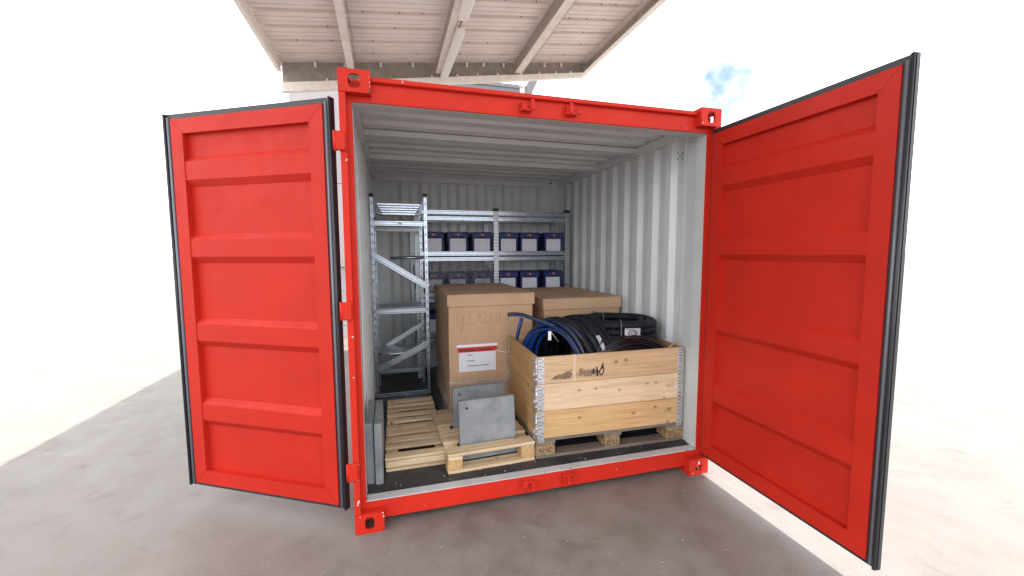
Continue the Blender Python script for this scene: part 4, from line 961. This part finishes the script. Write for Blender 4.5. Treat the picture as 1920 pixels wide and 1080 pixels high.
for x0, x1 in ((PXs[0]+0.03, PXs[1]-0.03), (PXs[1]+0.03, PXs[2]-0.03)):
    for z in LEV + (2.010,):
        zz = z+0.062 if z < 2 else z+0.068
        obj('shelf_beam', beam_mb(MB(), (x0, YF2+0.012, zz), (x1, YF2+0.012, zz), 0.054, (0, -1, 0), 0.016), GALV, s2)
        obj('shelf_beam', beam_mb(MB(), (x0, YF2+0.012, z), (x1, YF2+0.012, z), 0.050, (0, -1, 0), 0.016), GALV, s2)
        obj('shelf_beam', beam_mb(MB(), (x0, YR2-0.004, z), (x1, YR2-0.004, z), 0.050, (0, -1, 0), 0.014), GALVD, s2)
        if z < 2: mb = MB(); mb.box(x0, x1, YF2+0.032, YR2-0.022, z-0.012, z-0.006, 0.001); obj('shelf', mb, GALVD, s2)
mb = MB(); mb.box(1.045, 1.075, YR2-0.036, YR2-0.02, 1.978, 2.03, 0.004); obj('beam_clip', mb, WPAPER, s2)
# dark blue crates
def crate_proto(label, loc):
    t = thing('storage_crate', label, 'storage crate', loc, 0, 'dark blue crates on the back shelving')
    w, d, h = 0.246, 0.33, 0.320; hb = w/2
    mb = MB(); T = 0.006
    q = 0.012                                              # tapered open box
    mb.prism([(-hb+q, 0), (hb-q, 0), (hb-q, 0.012), (-hb+q, 0.012)], 'y', 0.02, d-0.01)
    mb.prism([(-hb+q, 0.0125), (-hb+q+T, 0.0125), (-hb+0.004+T, h-0.07), (-hb+0.004, h-0.07)], 'y', 0.016, d-0.004)
    mb.prism([(hb-q-T, 0.0125), (hb-q, 0.0125), (hb-0.004, h-0.07), (hb-0.004-T, h-0.07)], 'y', 0.016, d-0.004)
    mb.prism([(-hb+q+T, 0.0125), (hb-q-T, 0.0125), (hb-0.005-T, h-0.07), (-hb+0.005+T, h-0.07)], 'y', 0.016, 0.022)
    mb.prism([(-hb+q+T, 0.0125), (hb-q-T, 0.0125), (hb-0.005-T, h-0.07), (-hb+0.005+T, h-0.07)], 'y', d-0.010, d-0.004)
    lp('body', mb, BLUE, t)
    mb = MB()
    mb.box(-hb, hb, 0.0, 0.012, h-0.069, h, 0.003); mb.box(-hb, hb, d-0.012, d, h-0.069, h, 0.003); mb.box(-hb, -hb+0.012, 0.0125, d-0.0125, h-0.055, h, 0.002); mb.box(hb-0.012, hb, 0.0125, d-0.0125, h-0.055, h, 0.002)
    lp('rim', mb, BLUE, t)
    mb = MB(); mb.box(-0.058, 0.058, -0.010, -0.0005, h-0.058, h-0.010, 0.004)
    hd_ = lp('handle_tab', mb, BLUE2, t)
    mb = MB(); mb.box(-0.013, 0.013, -0.0145, -0.0105, h-0.044, h-0.024, 0.003); lp('clip', mb, ORANGE, hd_)
    for s_ in (-1, 1):
        mb = MB(); a, b = sorted((s_*0.066, s_*0.115)); mb.box(a, b, -0.006, -0.0005, h-0.062, h-0.034, 0.003); mb.box(a+0.004, a+0.020, -0.005, -0.0005, h-0.026, h-0.012, 0.002); lp('rim_tab', mb, BLUE2, t)
        mb = MB(); a, b = sorted((s_*0.100, s_*0.112)); mb.box(a, b, 0.004, 0.0155, 0.014, h-0.072, 0.003); mb.box(min(s_*0.094, s_*0.1), max(s_*0.094, s_*0.1), 0.006, 0.0155, 0.165, 0.180, 0.002); lp('side_rib', mb, BLUE2, t)
    mb = MB(); mb.box(-0.093, 0.093, 0.011, 0.0125, 0.06, h-0.078); lp('paper_label', mb, PAPER, t)
    return t
cx_ = (0.70, 0.978, 1.268, 1.588, 1.856, 2.166)
where = ('leftmost, beside the narrow shelving', 'second from left', 'left of the middle post', 'right of the middle post', 'second from right', 'rightmost, by the corner post')
first = None
for r_, (z, nm) in enumerate(((LEV[0]-0.0055, 'upper shelf'), (LEV[1]-0.0055, 'lower shelf'))):
    for i, x in enumerate(cx_):
        wrapped = r_ == 1 and i < 3
        lb = f'dark blue crate {"under smoky film " if wrapped else "with white label "}on the {nm}, {where[i]}'
        loc = (x+rw.uniform(-.004, .004), 2.404+rw.uniform(0, .012), z)
        if first is None: first = crate_proto(lb, loc)
        else: copy_tree(first, loc, lb, rotz=R(rw.uniform(-1.2, 1.2)))
copy_tree(first, (0.735, 2.406, LEV[2]-0.0055), 'dark blue crate low behind the tall cardboard box, seen in a narrow gap')
# smoky film over the three lower left crates
mb = MB(); rows = []
for j in range(10):
    row = []
    for i in range(31):
        x = 0.572+0.83*i/30; z = 1.075+0.045*j; y = 2.388 - 0.0 + 0.008*noise.noise(Vector((x*14, z*7, 2))) + (0.006 if j < 9 else 0)
        row.append(mb.bm.verts.new((x, y, z)))
    rows.append(row)
for j in range(9):
    for i in range(30): f_ = mb.bm.faces.new((rows[j][i], rows[j][i+1], rows[j+1][i+1], rows[j+1][i])); f_.smooth = True
tag(obj('wrapping_film', mb, DFILM), 'smoky plastic film hanging before the three lower left crates', 'plastic film')

# white twine caught between the tall box and the crate
mb = MB(); mb.tube([(1.085, 1.040, 0.775), (1.125, 1.036, 0.762), (1.170, 1.034, 0.752), (1.20, 1.03, 0.745)], 0.0035, 6)
tag(obj('twine', mb, WPAPER), 'short white twine between the document pouch and the plank crate', 'twine')
# chipped paint on the red frame: bare primer and rust
CHIPM = paint('bare_primer', (0.55, 0.50, 0.48), 0.7, 0.3, 60); RUST = paint('rust_spot', (0.13, 0.045, 0.022), 0.8, 0.35, 60)
rs = random.Random(17)
def flakes(spots, mat):
    mb = MB()
    for (x, y, z, r_, nrm) in spots:
        n = 9; pts = []
        for i in range(n):
            a = 2*math.pi*i/n; q = r_*rs.uniform(0.35, 1.0)
            d = {'y': (q*math.cos(a), 0, q*1.5*math.sin(a)), 'x': (0, q*math.cos(a), q*1.5*math.sin(a)), 'z': (q*1.6*math.cos(a), q*0.5*math.sin(a), 0)}[nrm]
            pts.append(mb.bm.verts.new((x+d[0], y+d[1], z+d[2])))
        mb.bm.faces.new(pts)
    return tag(obj('paint_chip', mb, mat, cont), kind='stuff')
flakes([(0.024, 0.0030, 0.195, 0.010, 'y'), (0.020, 0.0030, 0.182, 0.006, 'y'), (0.026, 0.0030, 0.330, 0.005, 'y'), (0.029, 0.0030, 0.42, 0.006, 'y'), (0.022, 0.0030, 0.93, 0.004, 'y'), (0.027, 0.0030, 1.16, 0.006, 'y'), (0.030, 0.0030, 2.12, 0.006, 'y'),
        (0.159, -0.0008, 2.53, 0.004, 'y'), (0.158, -0.0008, 2.555, 0.003, 'y'), (0.160, -0.0008, 2.51, 0.003, 'y'), (0.158, -0.0008, 0.09, 0.005, 'y'), (0.155, -0.0008, 0.112, 0.006, 'y'), (0.03, -0.0008, 0.108, 0.004, 'y'), (0.40, 0.0592, 0.078, 0.003, 'y'), (1.72, 0.0592, 0.105, 0.004, 'y'), (0.33, 0.0292, 2.56, 0.006, 'y'), (2.29, -0.0008, 2.489, 0.006, 'y'), (2.31, -0.0008, 0.013, 0.006, 'y'), (2.283, -0.0008, 0.055, 0.004, 'y')], CHIPM)
flakes([(0.155, -0.0012, 2.482, 0.009, 'y'), (0.156, -0.0012, 0.014, 0.007, 'y'), (0.008, -0.0012, 2.50, 0.006, 'y'), (1.23, 0.0585, 2.452, 0.005, 'y'), (1.14, 0.0585, 2.4525, 0.004, 'y'), (2.29, -0.0012, 2.481, 0.005, 'y'), (0.9, 0.0588, 0.05, 0.004, 'y'), (2.1, 0.0588, 0.052, 0.005, 'y')], RUST)
# scuffs on the floor edge and dust by the sill
mb = MB()
for i in range(26):
    x = rs.uniform(0.1, 2.3); y = rs.uniform(0.135, 0.23); q = rs.uniform(0.0015, 0.004); mb.box(x-q, x+q, y-q*0.7, y+q*0.7, 0.165, 0.165+q)
tag(obj('wood_crumb', mb, paint('pale_crumb', (0.45, 0.40, 0.34), 0.8)), kind='stuff')
